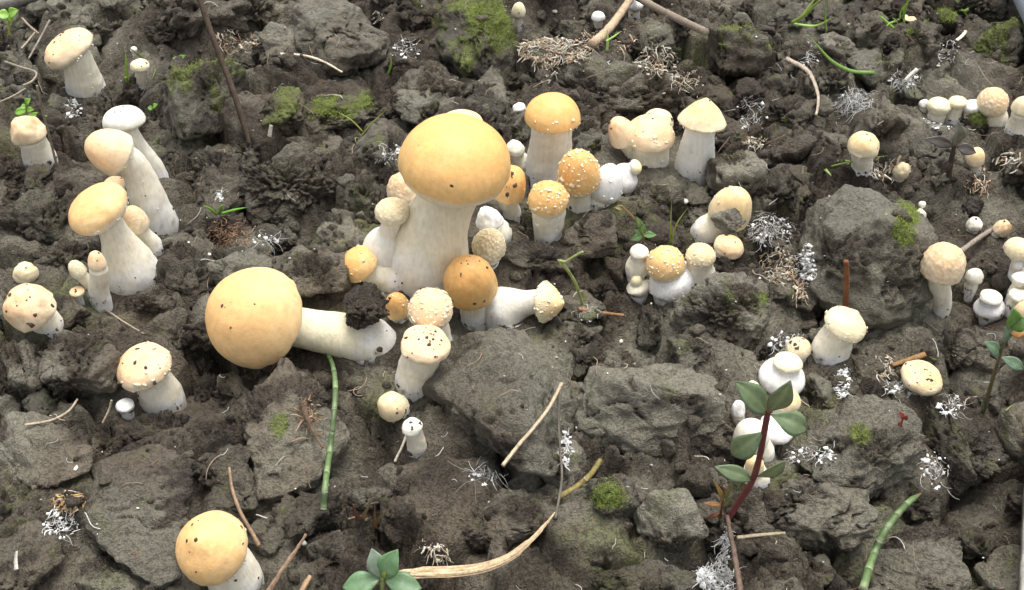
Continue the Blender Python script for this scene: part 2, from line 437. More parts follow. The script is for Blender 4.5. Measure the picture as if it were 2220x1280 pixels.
def mushroom(label, cap, base=None, st=(40, 60), ax=UP_C, kind='dome', col='tan', lump=0.05, wrinkle=0.0, point=0.0,
             flakes=0, specks=0, fringe=0, scurf=0, lean=0.0, capz=None, bulb=0.0, bulbc=0.30, lift=0.35, seed=None, stemcol=None, speckpos=None, bend=1.0, soil_hang=0):
    cx, cy, cw, ch = cap
    rs = np.random.RandomState(seed if seed is not None else (int(cx) * 31 + int(cy) * 17) % 9973)
    a = camdir(ax)
    # --- where it stands and how far away the cap is
    if base is not None:
        B = hit(base[0], base[1] - 0.28 * st[1])
        d = np.array([0, -math.sin(math.radians(lean)), math.cos(math.radians(lean))])
        n = np.cross(RIGHT, d)
        P = on_plane(B, n, cx, cy)
        if capz is not None:
            G = hit(cx, cy); R0 = cw / 2 / (FPX / np.dot(G - CAM, FWD))
            P = CAM + ray(cx, cy) * ((B[2] + capz * R0 - CAM[2]) / ray(cx, cy)[2])
    else:
        G = hit(cx, cy + 0.18 * ch)
        R0 = cw / 2 / (FPX / np.dot(G - CAM, FWD))
        P = CAM + ray(cx, cy) * ((G[2] + lift * 2 * R0 - CAM[2]) / ray(cx, cy)[2])
        B = None
    V, F, TH, crest, sd = cap_local(kind, rs, lump, wrinkle, point, 64 if cw > 64 else 44, 44 if cw > 64 else 36)
    Bs = basis(a, rs.uniform(0, 6.28))
    zc = np.dot(P - CAM, FWD); R = cw / 2 / (FPX / zc); hr = 0.95
    C = P.copy()
    for _ in range(6):
        W = V.copy(); W[:, 2] = np.where(W[:, 2] > 0, W[:, 2] * hr, W[:, 2])
        W = C + (W * R) @ Bs.T
        x, y, z = project(W)
        C = C + RIGHT * ((cx - (x.min() + x.max()) / 2) * zc / FPX) + UPV * (-(cy - (y.min() + y.max()) / 2) * zc / FPX)
        fw, fh = cw / (x.max() - x.min()), ch / (y.max() - y.min())
        if abs(ax[0]) > 0.7: fw, fh = fh, fw
        R *= fw
        hr = float(np.clip(hr * (1 + 1.2 * (fh - 1)), 0.5, 1.75))
    W = V.copy(); W[:, 2] = np.where(W[:, 2] > 0, W[:, 2] * hr, W[:, 2]); W = C + (W * R) @ Bs.T
    if B is None:
        Lb = max(1.1 * R, 0.0)
        B = C - a * 0.35 * R; dn = a * np.array([1, 1, 1.0])
        gz = float(sample(ZS, C[0] - a[0] * R, C[1] - a[1] * R))
        B = np.array([C[0] - a[0] * R * 1.1, C[1] - a[1] * R * 1.1, gz])
    s_px = FPX / np.dot(B - CAM, FWD)
    if capz is not None: B = B - np.array([0, 0, 0.30 * st[1] / 2 / s_px])
    rt, rb = st[0] / 2 / s_px, st[1] / 2 / s_px
    FEET.append((B[0], B[1], B[2], max(rb, 0.75 * R if base is None else rb)))
    root = bpy.data.objects.new('mushroom', None); COL.objects.link(root)
    root.empty_display_size = 0.01
    root.location = B
    tag(root, label, 'mushroom', 'mushrooms growing out of the soil')
    top, rim, sc = [np.array(c) for c in PIG[col]]
    # --- cap pigment: darker disc, paler margin, cream underside, scales and blotches
    q = TH / (math.pi / 2)
    nse = fbm(V * 2.2, 3, sd + 9)
    k = sstep(0.35, 1.05, q + 0.28 * nse)[:, None]
    c = top * (1 - k) + rim * k
    c = c * (1 + 0.10 * perlin(V * 3.1, sd + 12) + 0.07 * fbm(V * 9, 3, sd + 13))[:, None]
    if wrinkle: c = c * (1 - 0.30 * wrinkle * (1 - crest))[:, None] + 0
    if wrinkle: c = c + (sc - c) * (0.55 * min(1, wrinkle) * crest * sstep(0.05, 0.6, q))[:, None]
    ang = np.arctan2(V[:, 1], V[:, 0]); rf = perlin(np.stack([np.cos(ang) * 14, np.sin(ang) * 14, q * 1.2], -1), sd + 14)
    c = c * (1 + 0.045 * rf * sstep(.15, .6, q))[:, None]
    if specks >= 4:
        sm = (sstep(0.30, 0.62, perlin(V * 2.4, sd + 15) + 0.5 * perlin(V * 9, sd + 16)) * 0.26 * min(1, specks / 14))[:, None]
        c = c * (1 - sm) + np.array((0.30, 0.19, 0.10)) * sm
    ku = sstep(1.02, 1.22, q)[:, None]
    c = c * (1 - ku) + np.array((0.80, 0.74, 0.60)) * ku
    cap_o = link('cap', mk_mesh('cap', W - B, F, True, CAPM, cols=np.clip(c, 0, 0.88)), root)
    # --- stem
    under = C - a * (0.10 * R)
    L = np.linalg.norm(under - B)
    upw = np.array([0, 0, 1.0]); tang = (upw * (1 - 0.3) + a * 0.3)
    t = np.linspace(0, 1, 30)[:, None]
    m1 = B + tang * L * 0.38 * bend; m2 = under - a * L * 0.35
    Pth = (1 - t) ** 3 * B + 3 * t * (1 - t) ** 2 * m1 + 3 * t ** 2 * (1 - t) * m2 + t ** 3 * under
    sink = B - np.array([0, 0, 1]) * (0.010 + 0.5 * rb) * np.array([0, 0, 1])
    Pth = np.vstack([sink + (B - sink) * np.linspace(0, 0.8, 4)[:, None], Pth])
    tt = np.concatenate([np.linspace(-0.22, -0.03, 4), t.ravel()])
    prof = np.where(tt < 0, rb * (1 + 0.3 * tt), rt + (rb - rt) * (1 - sstep(0.02, 0.80 - 0.1 * rs.rand(), tt)))
    if bulb:        # swollen, egg-like foot under a narrower neck
        ell = np.sqrt(np.clip(1 - ((tt - bulbc) / (bulbc + 0.32)) ** 2, 0.02, 1)) * rb * (1 + 0.4 * bulb)
        neck = np.minimum(rt, rb * 0.9) * 0.92
        prof = np.where(tt < bulbc, ell, neck + (np.maximum(ell, neck) - neck) * (1 - sstep(bulbc, 0.95, tt) * 0.35))
    prof = np.where(tt > 0.9, np.minimum(prof * (1 + 0.05 * (tt - 0.9) / 0.1), R * 0.8), prof)
    Vs, Fs = tube(Pth, prof, 30)
    nS = Vs.copy() / max(rb, 0.004)
    tv = np.concatenate([np.repeat(tt, 30), [-0.25, 1.0]])
    Tn, Nn, Bn = frames(Pth)
    ctr = np.vstack([np.repeat(Pth, 30, axis=0), Pth[:1], Pth[-1:]])
    rad = Vs - ctr
    dd = 1 + 0.055 * perlin(nS * 0.9, sd + 21) + 0.03 * perlin(nS * 2.4, sd + 22) + 0.05 * np.clip(0.35 - tv, 0, 1) * perlin(nS * 5, sd + 23)
    Vs = ctr + rad * dd[:, None]
    scl = np.array(stemcol if stemcol else (0.74, 0.69, 0.555)); wht = np.array((0.76, 0.76, 0.745))
    kk = sstep(0.75, 0.12, tv + 0.25 * perlin(nS * 1.3, sd + 24))[:, None] if False else (1 - sstep(-0.04, 0.36, tv + 0.22 * perlin(nS * 1.3, sd + 24)))[:, None]
    cs = scl * (1 - kk) + wht * kk
    cs = cs * (1 + 0.05 * perlin(nS * 4, sd + 25))[:, None]
    av = np.concatenate([np.tile(np.linspace(0, 2 * math.pi, 30, endpoint=False), len(tt)), [0, 0]])
    st_ = perlin(np.stack([np.cos(av) * 5, np.sin(av) * 5, tv * 2.2 + sd % 50], -1), sd + 27)
    cs = cs * (1 + 0.07 * st_)[:, None]
    yl = sstep(0.1, 0.5, perlin(nS * 1.1, sd + 28))[:, None] * 0.12; cs = cs * (1 - yl) + np.array((0.66, 0.55, 0.36)) * yl
    dirt = sstep(0.30, 0.62, perlin(nS * 3.2, sd + 26) + 0.35 * np.clip(0.10 - tv, -1, 0.5))[:, None] * 0.75
    dirt = dirt * (1 - sstep(0.04, 0.16, tv))[:, None]
    cs = cs * (1 - dirt) + np.array((0.12, 0.09, 0.065)) * dirt
    stem_o = link('stem', mk_mesh('stem', Vs - B, Fs, True, STEMM, cols=np.clip(cs, 0, 0.85)), root)
    # --- scales on the cap, crumbs of soil, veil rags under the rim, scurf on the stem
    nu = 64
    Nw = (W - C); Nw /= np.linalg.norm(Nw, axis=1)[:, None]
    facing = (Nw @ (-FWD)) > -0.35
    def pick(mask, n):
        id_ = np.flatnonzero(mask & facing)
        if len(id_) == 0: return np.zeros(0, int)
        return rs.choice(id_, size=min(n, len(id_)), replace=False)
    if flakes:
        pr = (q > 0.06) & (q < 1.12) & (rs.rand(len(q)) < (q if flakes >= 90 else sstep(0.2, 0.95, q) + 0.08))
        id_ = pick(pr, int(flakes * 1.7))
        if len(id_):
            pts = W[id_] + rs.normal(size=(len(id_), 3)) * 0.02 * R
            Vf, Ff = lumps(pts, Nw[id_], np.exp(rs.normal(-3.1, .4, len(id_))) * R, rs, 0.28, 1, 0.4)
            o = link('cap_scales', mk_mesh('cap_scales', Vf - B, Ff, True, FLECKM, cols=np.tile(np.minimum(sc * 1.06, .9), (len(Vf), 1))), cap_o)
            tag(o, kind='stuff')
    if specks:
        msk = (q < 0.95) if speckpos is None else (q < 1.1)
        if speckpos is not None:
            X, Y, _ = project(W); msk = msk & (np.hypot(X - speckpos[0], Y - speckpos[1]) < speckpos[2])
        id_ = pick(msk, max(2, int(specks * .8)))
        if len(id_):
            sz = np.minimum(np.exp(rs.normal(-7.45, 0.5, len(id_))), 0.0014) * rs.choice([1, 1, 1, 1.5], len(id_))
            Vf, Ff = lumps(W[id_], Nw[id_], sz, rs, 0.6, 1, 0.3)
            o = link('soil_specks', mk_mesh('soil_specks', Vf - B, Ff, True, FLECKM, cols=np.tile(SPECKC, (len(Vf), 1))), cap_o)
            tag(o, kind='stuff')
    if fringe:
        id_ = np.flatnonzero((q > 1.10) & (q < 1.30) & facing); id_ = rs.choice(id_, min(fringe, len(id_)), replace=False)
        Vf, Ff = lumps(W[id_] - a * 0.03 * R + rs.normal(size=(len(id_), 3)) * 0.02 * R, Nw[id_], np.exp(rs.normal(-3.6, .4, len(id_))) * R, rs, 0.35, 1, 0.45)
        o = link('veil', mk_mesh('veil', Vf - B, Ff, True, FLECKM, cols=np.tile((0.82, 0.79, 0.68), (len(Vf), 1))), cap_o)
        tag(o, kind='stuff')
    Ns = rad / (np.linalg.norm(rad, axis=1)[:, None] + 1e-9)
    ok = np.flatnonzero((tv > -0.02) & (tv < 0.6) & (rs.rand(len(tv)) < np.exp(-np.clip(tv, 0, 1) / 0.09)) & ((Ns @ -FWD) > -0.2))
    if len(ok) > 6:
        id_ = rs.choice(ok, min(len(ok), 4 + int(rb * 420)), replace=False)
        Vf, Ff = lumps(Vs[id_], Ns[id_], np.minimum(np.exp(rs.normal(-7.5, .55, len(id_))), .0017), rs, .6, 1, .3)
        tag(link('soil_specks', mk_mesh('soil_specks', Vf - B, Ff, True, FLECKM, cols=np.tile(SPECKC, (len(Vf), 1))), stem_o), kind='stuff')
    if scurf:
        Ns = rad / (np.linalg.norm(rad, axis=1)[:, None] + 1e-9)
        ok = np.flatnonzero((tv > 0.03) & (tv < 0.95) & ((Ns @ -FWD) > -0.3))
        id_ = rs.choice(ok, min(scurf, len(ok)), replace=False)
        Vf, Ff = lumps(Vs[id_] + rs.normal(size=(len(id_), 3)) * 0.04 * rt, Ns[id_], np.exp(rs.normal(-3.2, .4, len(id_))) * max(rt, 0.006), rs, 0.35, 1, .4)
        o = link('stem_scales', mk_mesh('stem_scales', Vf - B, Ff, True, FLECKM, cols=np.tile((0.82, 0.81, 0.76), (len(Vf), 1))), stem_o)
        tag(o, kind='stuff')
    x, y, z = project(W); MUSH.append((x.min(), y.min(), x.max(), y.max(), z.mean()))
    vis = tv >= 0; STEMS.append(Vs[vis])
    x, y, z = project(Vs[vis]); MUSH.append((x.min(), y.min(), x.max(), y.max() - 4, z.mean()))
    return root

Mm = mushroom
# --- group on the left
Mm('peach-capped mushroom leaning over its thick white stem above a wide soil-filled ridge', (149, 105, 107, 88), (188, 217), (66, 82), (-.42, .66, .55), 'dome', 'peach', .07, specks=22, scurf=14, fringe=16)
Mm('tiny cream mushroom on a knobbly white stem by a short grass blade', (303, 142, 43, 30), (303, 200), (22, 26), UP_C, 'dome', 'cream', .08, specks=5, scurf=12)
Mm('small white pin of a mushroom just behind the tiny cream mushroom', (290, 108, 16, 14), (291, 124), (7, 8), UP_C, 'ball', 'white', .06)
Mm('peach mushroom with a pitted dented cap and white stem beside a leaning stalk', (63, 284, 81, 66), (86, 364), (58, 70), (-.1, .72, .66), 'dome', 'peach', .17, fringe=14)
Mm('pale ivory-capped mushroom on a long stem, standing behind the peach cap', (269, 258, 95, 60), (338, 412), (46, 58), (-.08, .86, .50), 'dome', 'ivory', .03, specks=6, fringe=12, stemcol=(.74, .71, .60))
Mm('broad peach cap tipped away from its curved scurfy stem', (238, 331, 102, 113), (345, 508), (62, 82), (-.62, .34, .70), 'dome', 'peach', .03, fringe=16, scurf=26, stemcol=(.70, .66, .54), bend=1.5)
Mm('small half-hidden peach button squeezed below the tipped peach cap', (250, 402, 52, 40), None, (30, 34), UP_C, 'ball', 'peach', .05, specks=4)
Mm('golden-capped mushroom with a stout flaring white stem, tallest of its clump', (212, 453, 130, 112), (288, 638), (60, 128), (-.38, .66, .65), 'round', 'golden', .04, fringe=14)
Mm('small wrinkled peach button behind the stout flaring stem', (295, 478, 60, 66), (335, 550), (30, 40), (-.2, .74, .6), 'ball', 'peach', .04, wrinkle=.5)
Mm('small pale wrinkled button with a soil crumb on top beside the orange one', (168, 585, 42, 50), (200, 632), (26, 30), (-.3, .7, .6), 'ball', 'cream', .05, wrinkle=.5, specks=2)
Mm('small orange oval button with soil on its tip and a white stem', (211, 567, 42, 62), (217, 656), (38, 44), (0, .8, .6), 'ball', 'peach', .05, specks=4, fringe=10, speckpos=(210, 548, 20))
Mm('tiny tan button peeping from under soil beside the small white stem', (167, 634, 34, 18), None, (16, 18), UP_C, 'ball', 'peach', .05, specks=3, lift=.2)
Mm('small pale lumpy button sitting just behind the bean-shaped cap', (56, 593, 58, 52), None, (40, 44), UP_C, 'ball', 'buff', .15, specks=6, lift=.3)
Mm('peach bean-shaped cap with a notched edge and soil along the notch', (65, 669, 116, 113), None, (60, 66), (-.25, .55, .8), 'dome', 'peach', .13, specks=22, lift=.38, seed=5)
Mm('rounded peach mushroom on a broad ragged white stem above dark crumbs', (312, 796, 122, 104), (352, 893), (74, 96), (-.22, .62, .75), 'dome', 'peach', .05, specks=12, flakes=24, scurf=10)
Mm('little white button half sunk in soil beside the broad ragged stem', (271, 880, 41, 30), None, (26, 28), UP_C, 'ball', 'white', .06, lift=.2)
Mm('golden cap with a raised centre and scattered soil specks beside thin dry twigs', (459, 1189, 158, 162), (512, 1295), (100, 120), (-.22, .40, .89), 'dome', 'golden', .03, specks=16, point=.16, fringe=18, scurf=12)
# --- the clump in the middle
Mm('largest mushroom, smooth tan cap on a thick cream stem flaring at the ground', (985, 348, 245, 206), (925, 630), (120, 192), (.13, .72, .68), 'round', 'tan', .022, stemcol=(.72, .66, .50), seed=12, specks=3)
Mm('yellow cap mostly hidden behind the largest tan cap', (1000, 270, 98, 58), None, (50, 60), UP_C, 'dome', 'yellow', .05, lift=.9)
Mm('wrinkled orange cap tucked behind the largest stem', (876, 412, 76, 80), (900, 500), (40, 50), (-.2, .7, .6), 'ball', 'peach', .05, wrinkle=.7)
Mm('pale wrinkled button on a narrow neck with a swollen white foot', (850, 460, 77, 64), (826, 586), (44, 82), (.05, .76, .64), 'ball', 'buff', .03, wrinkle=.75, bulb=.10, bulbc=.16, stemcol=(.76, .73, .64))
Mm('small orange cap turned sideways with white scales near the large lying stem', (779, 573, 80, 80), (848, 632), (58, 66), (-.55, .50, .65), 'dome', 'orange', .04, flakes=36)
Mm('large golden cap tipped over on its side with a stem running into the clump', (550, 690, 211, 222), (805, 762), (86, 112), (-.44, .22, .87), 'dome', 'golden', .018, specks=7, capz=.72, bend=.15, seed=3, speckpos=(530, 680, 60), stemcol=(.70, .64, .46))
Mm('orange cap with a cluster of dark soil specks beside the largest cap', (1098, 402, 84, 88), (1110, 478), (36, 40), (.25, .66, .68), 'dome', 'orange', .05, specks=14, flakes=10, speckpos=(1105, 400, 26))
Mm('small ivory mushroom with a conical white foot beside the upright tan mushroom', (1117, 322, 42, 38), (1130, 370), (30, 46), UP_C, 'dome', 'ivory', .12, fringe=8)
Mm('upright tan mushroom with a smooth cap and broad cream stem', (1198, 246, 122, 92), (1190, 392), (86, 100), (.02, .80, .58), 'dome', 'tan', .02, flakes=14, fringe=22, stemcol=(.74, .68, .56))
Mm('small white lumpy bud beside the upright tan cap', (1126, 235, 29, 26), None, (16, 18), UP_C, 'ball', 'white', .15, lift=.5)
Mm('round tan button dotted with pale scales, resting against the white egg', (1255, 377, 95, 108), (1255, 462), (52, 60), (-.05, .58, .80), 'ball', 'tan', .02, flakes=110, wrinkle=.18)
Mm('plain white egg-shaped button with small warts', (1313, 400, 76, 108), None, (50, 60), (.25, .75, .6), 'egg', 'white', .04, flakes=26, lift=.45)
Mm('small pale cap facing sideways on a smooth white bulb', (1379, 363, 25, 34), (1345, 420), (30, 62), (.86, .25, .40), 'dome', 'cream', .04, flakes=6, bulb=.2, stemcol=(.78, .77, .74))
Mm('tan button with pale scales on a tapering white stem pressed into soil', (1189, 433, 89, 84), (1188, 528), (72, 62), (-.08, .66, .74), 'ball', 'tan', .03, flakes=90, wrinkle=.2, scurf=14)
Mm('knobbly white deformed button beside the largest stem', (1062, 476, 62, 58), (1075, 528), (54, 70), (-.2, .7, .6), 'dome', 'white', .20, lift=.3)
Mm('pale brain-wrinkled round button beside the largest stem', (1060, 533, 76, 78), None, (50, 56), (.1, .55, .83), 'ball', 'buff', .02, wrinkle=1.1, lift=.55)
Mm('smooth tan six-sided cap with soil specks in front of the largest stem', (1020, 614, 119, 128), (1030, 706), (58, 62), (-.02, .40, .92), 'dome', 'tan', .06, specks=20, seed=21)
Mm('mushroom lying sideways with a fat white bulb and a pointed scaly cap', (1191, 655, 66, 92), (1098, 690), (52, 104), (.88, -.05, .46), 'cone', 'yellow', .03, flakes=70, fringe=16, capz=.85, bend=.4, stemcol=(.77, .75, .66))
Mm('round peach button dotted all over with pale scales in front of the clump', (933, 672, 98, 94), (948, 762), (60, 66), (-.08, .45, .89), 'ball', 'peach', .02, flakes=150, wrinkle=.2)
Mm('small orange button wedged between the lying stem and the dotted button', (863, 665, 56, 78), None, (34, 40), (-.1, .6, .8), 'ball', 'orange', .06, specks=5, flakes=24, lift=.45)
Mm('peach cap sprinkled with soil on a white stem, foremost of the clump', (923, 749, 109, 82), (895, 848), (80, 76), (.15, .68, .70), 'dome', 'peach', .09, specks=34, scurf=12)
Mm('small pale cap with a dark soil crumb, close to the slab of grey clay', (853, 882, 70, 70), None, (40, 46), (-.25, .5, .83), 'dome', 'buff', .08, specks=10, lift=.4, speckpos=(862, 890, 24))
Mm('tiny white mushroom with a soiled cap next to the pale cap with a crumb', (894, 926, 46, 42), (905, 984), (38, 44), (-.1, .7, .7), 'dome', 'ivory', .10, specks=5)
# --- right of the clump
Mm('speckled peach cap on a short white stem, foremost of three together', (1409, 290, 108, 86), (1408, 366), (84, 88), (0, .72, .69), 'dome', 'peach', .07, specks=5, flakes=36, scurf=16)
Mm('peach cap with dark soil specks, on the outer side of the three together', (1352, 288, 66, 78), (1375, 345), (40, 44), (-.4, .64, .65), 'dome', 'peach', .05, specks=9, speckpos=(1343, 272, 22))
Mm('peach cap with fine specks rising behind the speckled peach cap', (1426, 262, 68, 54), None, (40, 46), UP_C, 'dome', 'buff', .05, specks=6, lift=.9)
Mm('pointed yellow cap with a ragged white veil on a tall white stem', (1522, 251, 107, 78), (1505, 388), (64, 86), (.08, .82, .57), 'cone', 'yellow', .04, specks=6, fringe=40, scurf=26, stemcol=(.77, .76, .71))
Mm('yellow mushroom partly covered by a lump of soil resting against its cap', (1582, 455, 96, 102), (1532, 528), (56, 70), (.12, .55, .82), 'dome', 'yellow', .04, specks=3, flakes=14)
Mm('small pinkish flat cap with two soil specks beneath the lump of soil', (1580, 536, 66, 54), None, (40, 44), (.2, .62, .76), 'flat', 'peach', .08, specks=3, lift=.35)
Mm('golden scaly button on a fat warty white bulb', (1443, 573, 86, 82), (1460, 652), (76, 104), (-.1, .66, .74), 'ball', 'golden', .02, flakes=60, scurf=60, bulb=.10, stemcol=(.79, .78, .76))
Mm('small golden cap with coarse white scales beside the fat warty bulb', (1519, 553, 67, 54), (1515, 622), (56, 74), (.1, .70, .70), 'dome', 'yellow', .04, flakes=40, wrinkle=.4, scurf=16)
Mm('tiny ivory-capped white mushroom behind the golden scaly button', (1386, 546, 42, 34), (1381, 606), (38, 50), UP_C, 'flat', 'ivory', .06, scurf=6, bulb=.2)
Mm('tiny white bud with a cream nub at the foot of the ivory-capped one', (1380, 609, 26, 24), (1384, 641), (30, 50), (0, .55, .83), 'flat', 'cream', .06, bulb=.2)
Mm('cream mushroom with a tilted cap on a stout rough white stem', (1833, 704, 92, 78), (1800, 785), (72, 84), (.30, .66, .70), 'dome', 'buff', .04, flakes=30, scurf=40, wrinkle=.2, fringe=10)
Mm('pale wrinkled button under a cap of dark soil', (1731, 756, 57, 52), None, (36, 40), UP_C, 'ball', 'buff', .05, wrinkle=.6, specks=9, lift=.45, speckpos=(1730, 736, 22))
Mm('small cream cap on a swollen white stem behind the leafy weed', (1708, 786, 66, 46), (1692, 858), (58, 96), (.05, .80, .60), 'dome', 'cream', .05, fringe=10, bulb=.14, stemcol=(.79, .78, .76))
Mm('yellow cap half hidden behind the upper leaves of the weed', (1706, 868, 62, 56), (1700, 925), (44, 56), (.1, .7, .7), 'dome', 'yellow', .05)
Mm('small cream button showing just above the weed leaf', (1631, 845, 36, 40), None, (22, 26), UP_C, 'ball', 'cream', .06, lift=.5)
Mm('long white knobbly bud beside the weed leaf', (1600, 888, 32, 62), None, (26, 28), (-.1, .85, .5), 'egg', 'white', .14, lift=.5)
Mm('ivory cap and white stem behind the middle leaf of the weed', (1628, 946, 80, 80), (1645, 1000), (62, 66), (-.1, .6, .78), 'dome', 'ivory', .05)
Mm('white bulbous bud behind the red stem of the weed', (1684, 930, 74, 62), None, (44, 50), (.25, .6, .75), 'ball', 'white', .06, lift=.4)
Mm('small yellow oval button on a white foot behind the red stem', (1636, 1010, 42, 50), (1640, 1055), (46, 58), (-.1, .6, .78), 'ball', 'yellow', .03)
Mm('yellow soil-flecked cap lying low beside scraps of straw', (1998, 820, 92, 72), None, (50, 54), (.2, .62, .75), 'dome', 'yellow', .05, specks=22, wrinkle=.35, lift=.34)
Mm('wrinkled peach mushroom on a narrow white stem beside the mossy clay slab', (2043, 573, 104, 98), (2040, 688), (46, 36), (.05, .66, .75), 'dome', 'peach', .03, wrinkle=.55)
Mm('small grey-white bud pressed between the clay slab and the wrinkled peach cap', (1997, 556, 30, 28), None, (16, 18), UP_C, 'ball', 'ivory', .12, lift=1.2)
Mm('small white dirt-flecked button beside the wrinkled peach cap', (2112, 600, 42, 38), None, (26, 28), UP_C, 'ball', 'ivory', .10, specks=7, wrinkle=.4, lift=.4)
Mm('tiny mushroom with a ragged ivory cap on a round white bulb', (2149, 645, 50, 34), (2143, 695), (46, 62), UP_C, 'flat', 'ivory', .08, fringe=14, bulb=.15, stemcol=(.74, .74, .74))
Mm('peach wrinkled cap above a stack of white buds', (2207, 540, 66, 52), (2215, 580), (34, 40), (0, .7, .7), 'dome', 'buff', .04, wrinkle=.5)
Mm('small round white bud topping the stack of white buds', (2207, 574, 25, 24), (2210, 600), (22, 40), UP_C, 'ball', 'white', .04)
Mm('broad white bud in the middle of the stack of white buds', (2214, 606, 44, 30), None, (28, 34), UP_C, 'ball', 'white', .08, lift=.5)
Mm('knobbly ivory bud at the foot of the stack of white buds', (2207, 642, 44, 34), None, (28, 34), UP_C, 'ball', 'ivory', .14, lift=.5)
Mm('peach button behind the seedling with round leaves', (2221, 674, 48, 44), None, (30, 34), UP_C, 'ball', 'peach', .06, lift=.4)
Mm('yellow cap with a crisp ragged top near a bent grass blade', (1872, 314, 70, 60), (1868, 378), (44, 46), (0, .74, .67), 'dome', 'yellow', .09, specks=5, fringe=12, scurf=10)
Mm('small pale lumpy button in pale litter beside the ragged yellow cap', (1954, 372, 40, 50), None, (26, 28), (.1, .65, .74), 'ball', 'buff', .14, lift=.4, wrinkle=.4)
Mm('small cream oval cap under the dark weed leaf', (2113, 342, 45, 46), (2111, 376), (28, 30), (0, .68, .73), 'ball', 'yellow', .04)
Mm('cream wrinkled button at the end of the row beneath the mossy block', (2036, 231, 56, 42), None, (36, 38), UP_C, 'ball', 'cream', .06, wrinkle=.5, lift=.4)
Mm('small peach button in the row, with soil heaped against it', (2077, 223, 42, 30), None, (26, 30), UP_C, 'ball', 'buff', .05, lift=.5)
Mm('white smooth bud in the row beside the biggest wrinkled button', (2108, 232, 44, 32), None, (30, 34), (-.2, .7, .6), 'ball', 'white', .05, lift=.4)
Mm('wrinkled peach button, biggest of the row below the mossy block', (2152, 222, 73, 67), (2155, 278), (48, 56), (.05, .62, .78), 'ball', 'peach', .03, wrinkle=.8)
Mm('buff cap on a flaky white stem next to the biggest wrinkled button', (2218, 231, 54, 46), (2212, 296), (44, 60), UP_C, 'dome', 'buff', .05, scurf=14, fringe=8)
Mm('white rough bud at the outer end of the row', (2003, 226, 24, 22), None, (14, 16), UP_C, 'ball', 'white', .14, lift=.4)
Mm('tiny white bud with a torn cap at the edge of the moss', (1993, 468, 31, 32), (1990, 502), (18, 20), UP_C, 'dome', 'ivory', .12, wrinkle=.4, fringe=6)
Mm('pin-sized white bud above the torn white bud', (1999, 444, 18, 16), None, (9, 10), UP_C, 'ball', 'ivory', .12, lift=.9)
Mm('small white button with tan top and clinging soil in the hollow', (2112, 487, 38, 34), None, (22, 26), UP_C, 'ball', 'ivory', .14, specks=8, lift=.4)
Mm('small curved peach cap with a dark pit in the hollow', (2173, 496, 42, 42), None, (22, 26), (.3, .6, .7), 'dome', 'peach', .18, specks=6, lift=.35)
# --- far edge of the bed
Mm('small cream mushroom with two dark pits beside the moss-covered clod', (1124, 23, 31, 37), (1122, 62), (18, 22), UP_C, 'ball', 'cream', .06, specks=3)
Mm('small white mushroom with a rounded cap beside the leaning tan stick', (1297, 36, 31, 24), (1297, 66), (20, 18), UP_C, 'dome', 'white', .03)
Mm('pale white cap lying between the two crossed sticks', (1376, 11, 38, 30), None, (22, 26), UP_C, 'ball', 'white', .05, lift=.4)

# ---------------------------------------------------------------- the ground itself, settled low around each foot
_Z = ZZ.reshape(XX.shape)
for (bx, by, bz, rb) in FEET:
    i0, i1 = np.searchsorted(gx, [bx - rb * 5, bx + rb * 5]); j0, j1 = np.searchsorted(gy, [by - rb * 6, by + rb * 4])
    dx = XX[j0:j1, i0:i1] - bx; dy = YY[j0:j1, i0:i1] - by
    dist = np.hypot(dx, np.where(dy < 0, dy * 0.8, dy))
    lim = bz + 0.0006 + 0.75 * np.maximum(0, dist - 1.45 * rb)
    sub = _Z[j0:j1, i0:i1]; over = sub > lim
    sub[over] = lim[over] + 0.16 * (sub - lim)[over]
ZZ = _Z.ravel()
_V = np.stack([XX.ravel(), YY.ravel(), ZZ], -1)
nxg, nyg = len(gx), len(gy)
_i = np.arange(nyg - 1)[:, None] * nxg + np.arange(nxg - 1)[None, :]
_F = np.stack([_i, _i + 1, _i + nxg + 1, _i + nxg], -1).reshape(-1, 4)
_P3 = _V * np.array([1, 1, 1.0])
_P0 = _V * np.array([1, 1, 0.0]); _sl = (1 - sstep(-0.12, 0.32, perlin(_P0 * 13, 8) + 0.4 * perlin(_P0 * 45, 9))) * sstep(-.5, .4, perlin(_P3 * 30, 41)) * 0.9
_ms = sstep(0.20, 0.75, perlin(_P3 * 9, 42) + 0.4 * perlin(_P3 * 60, 43)) * 0.5
ground = link('ground', mk_mesh('ground', _V, _F, True, SOIL, {'moss': _ms, 'slick': _sl}))
tag(ground, kind='structure')
ZG = ZZ.reshape(XX.shape)[iy0:iy0 + len(gy_in), ix0:ix0 + len(gx_in)].copy()
ZM = ZG.copy(); ZS = _blur(ZG, 7)
MUSH.append((735, 1185, 920, 1330, 0.66))      # room for the rosette of leaves
MUSH.append((900, 1150, 1215, 1260, 0.64))      # nothing piled on the straw strip

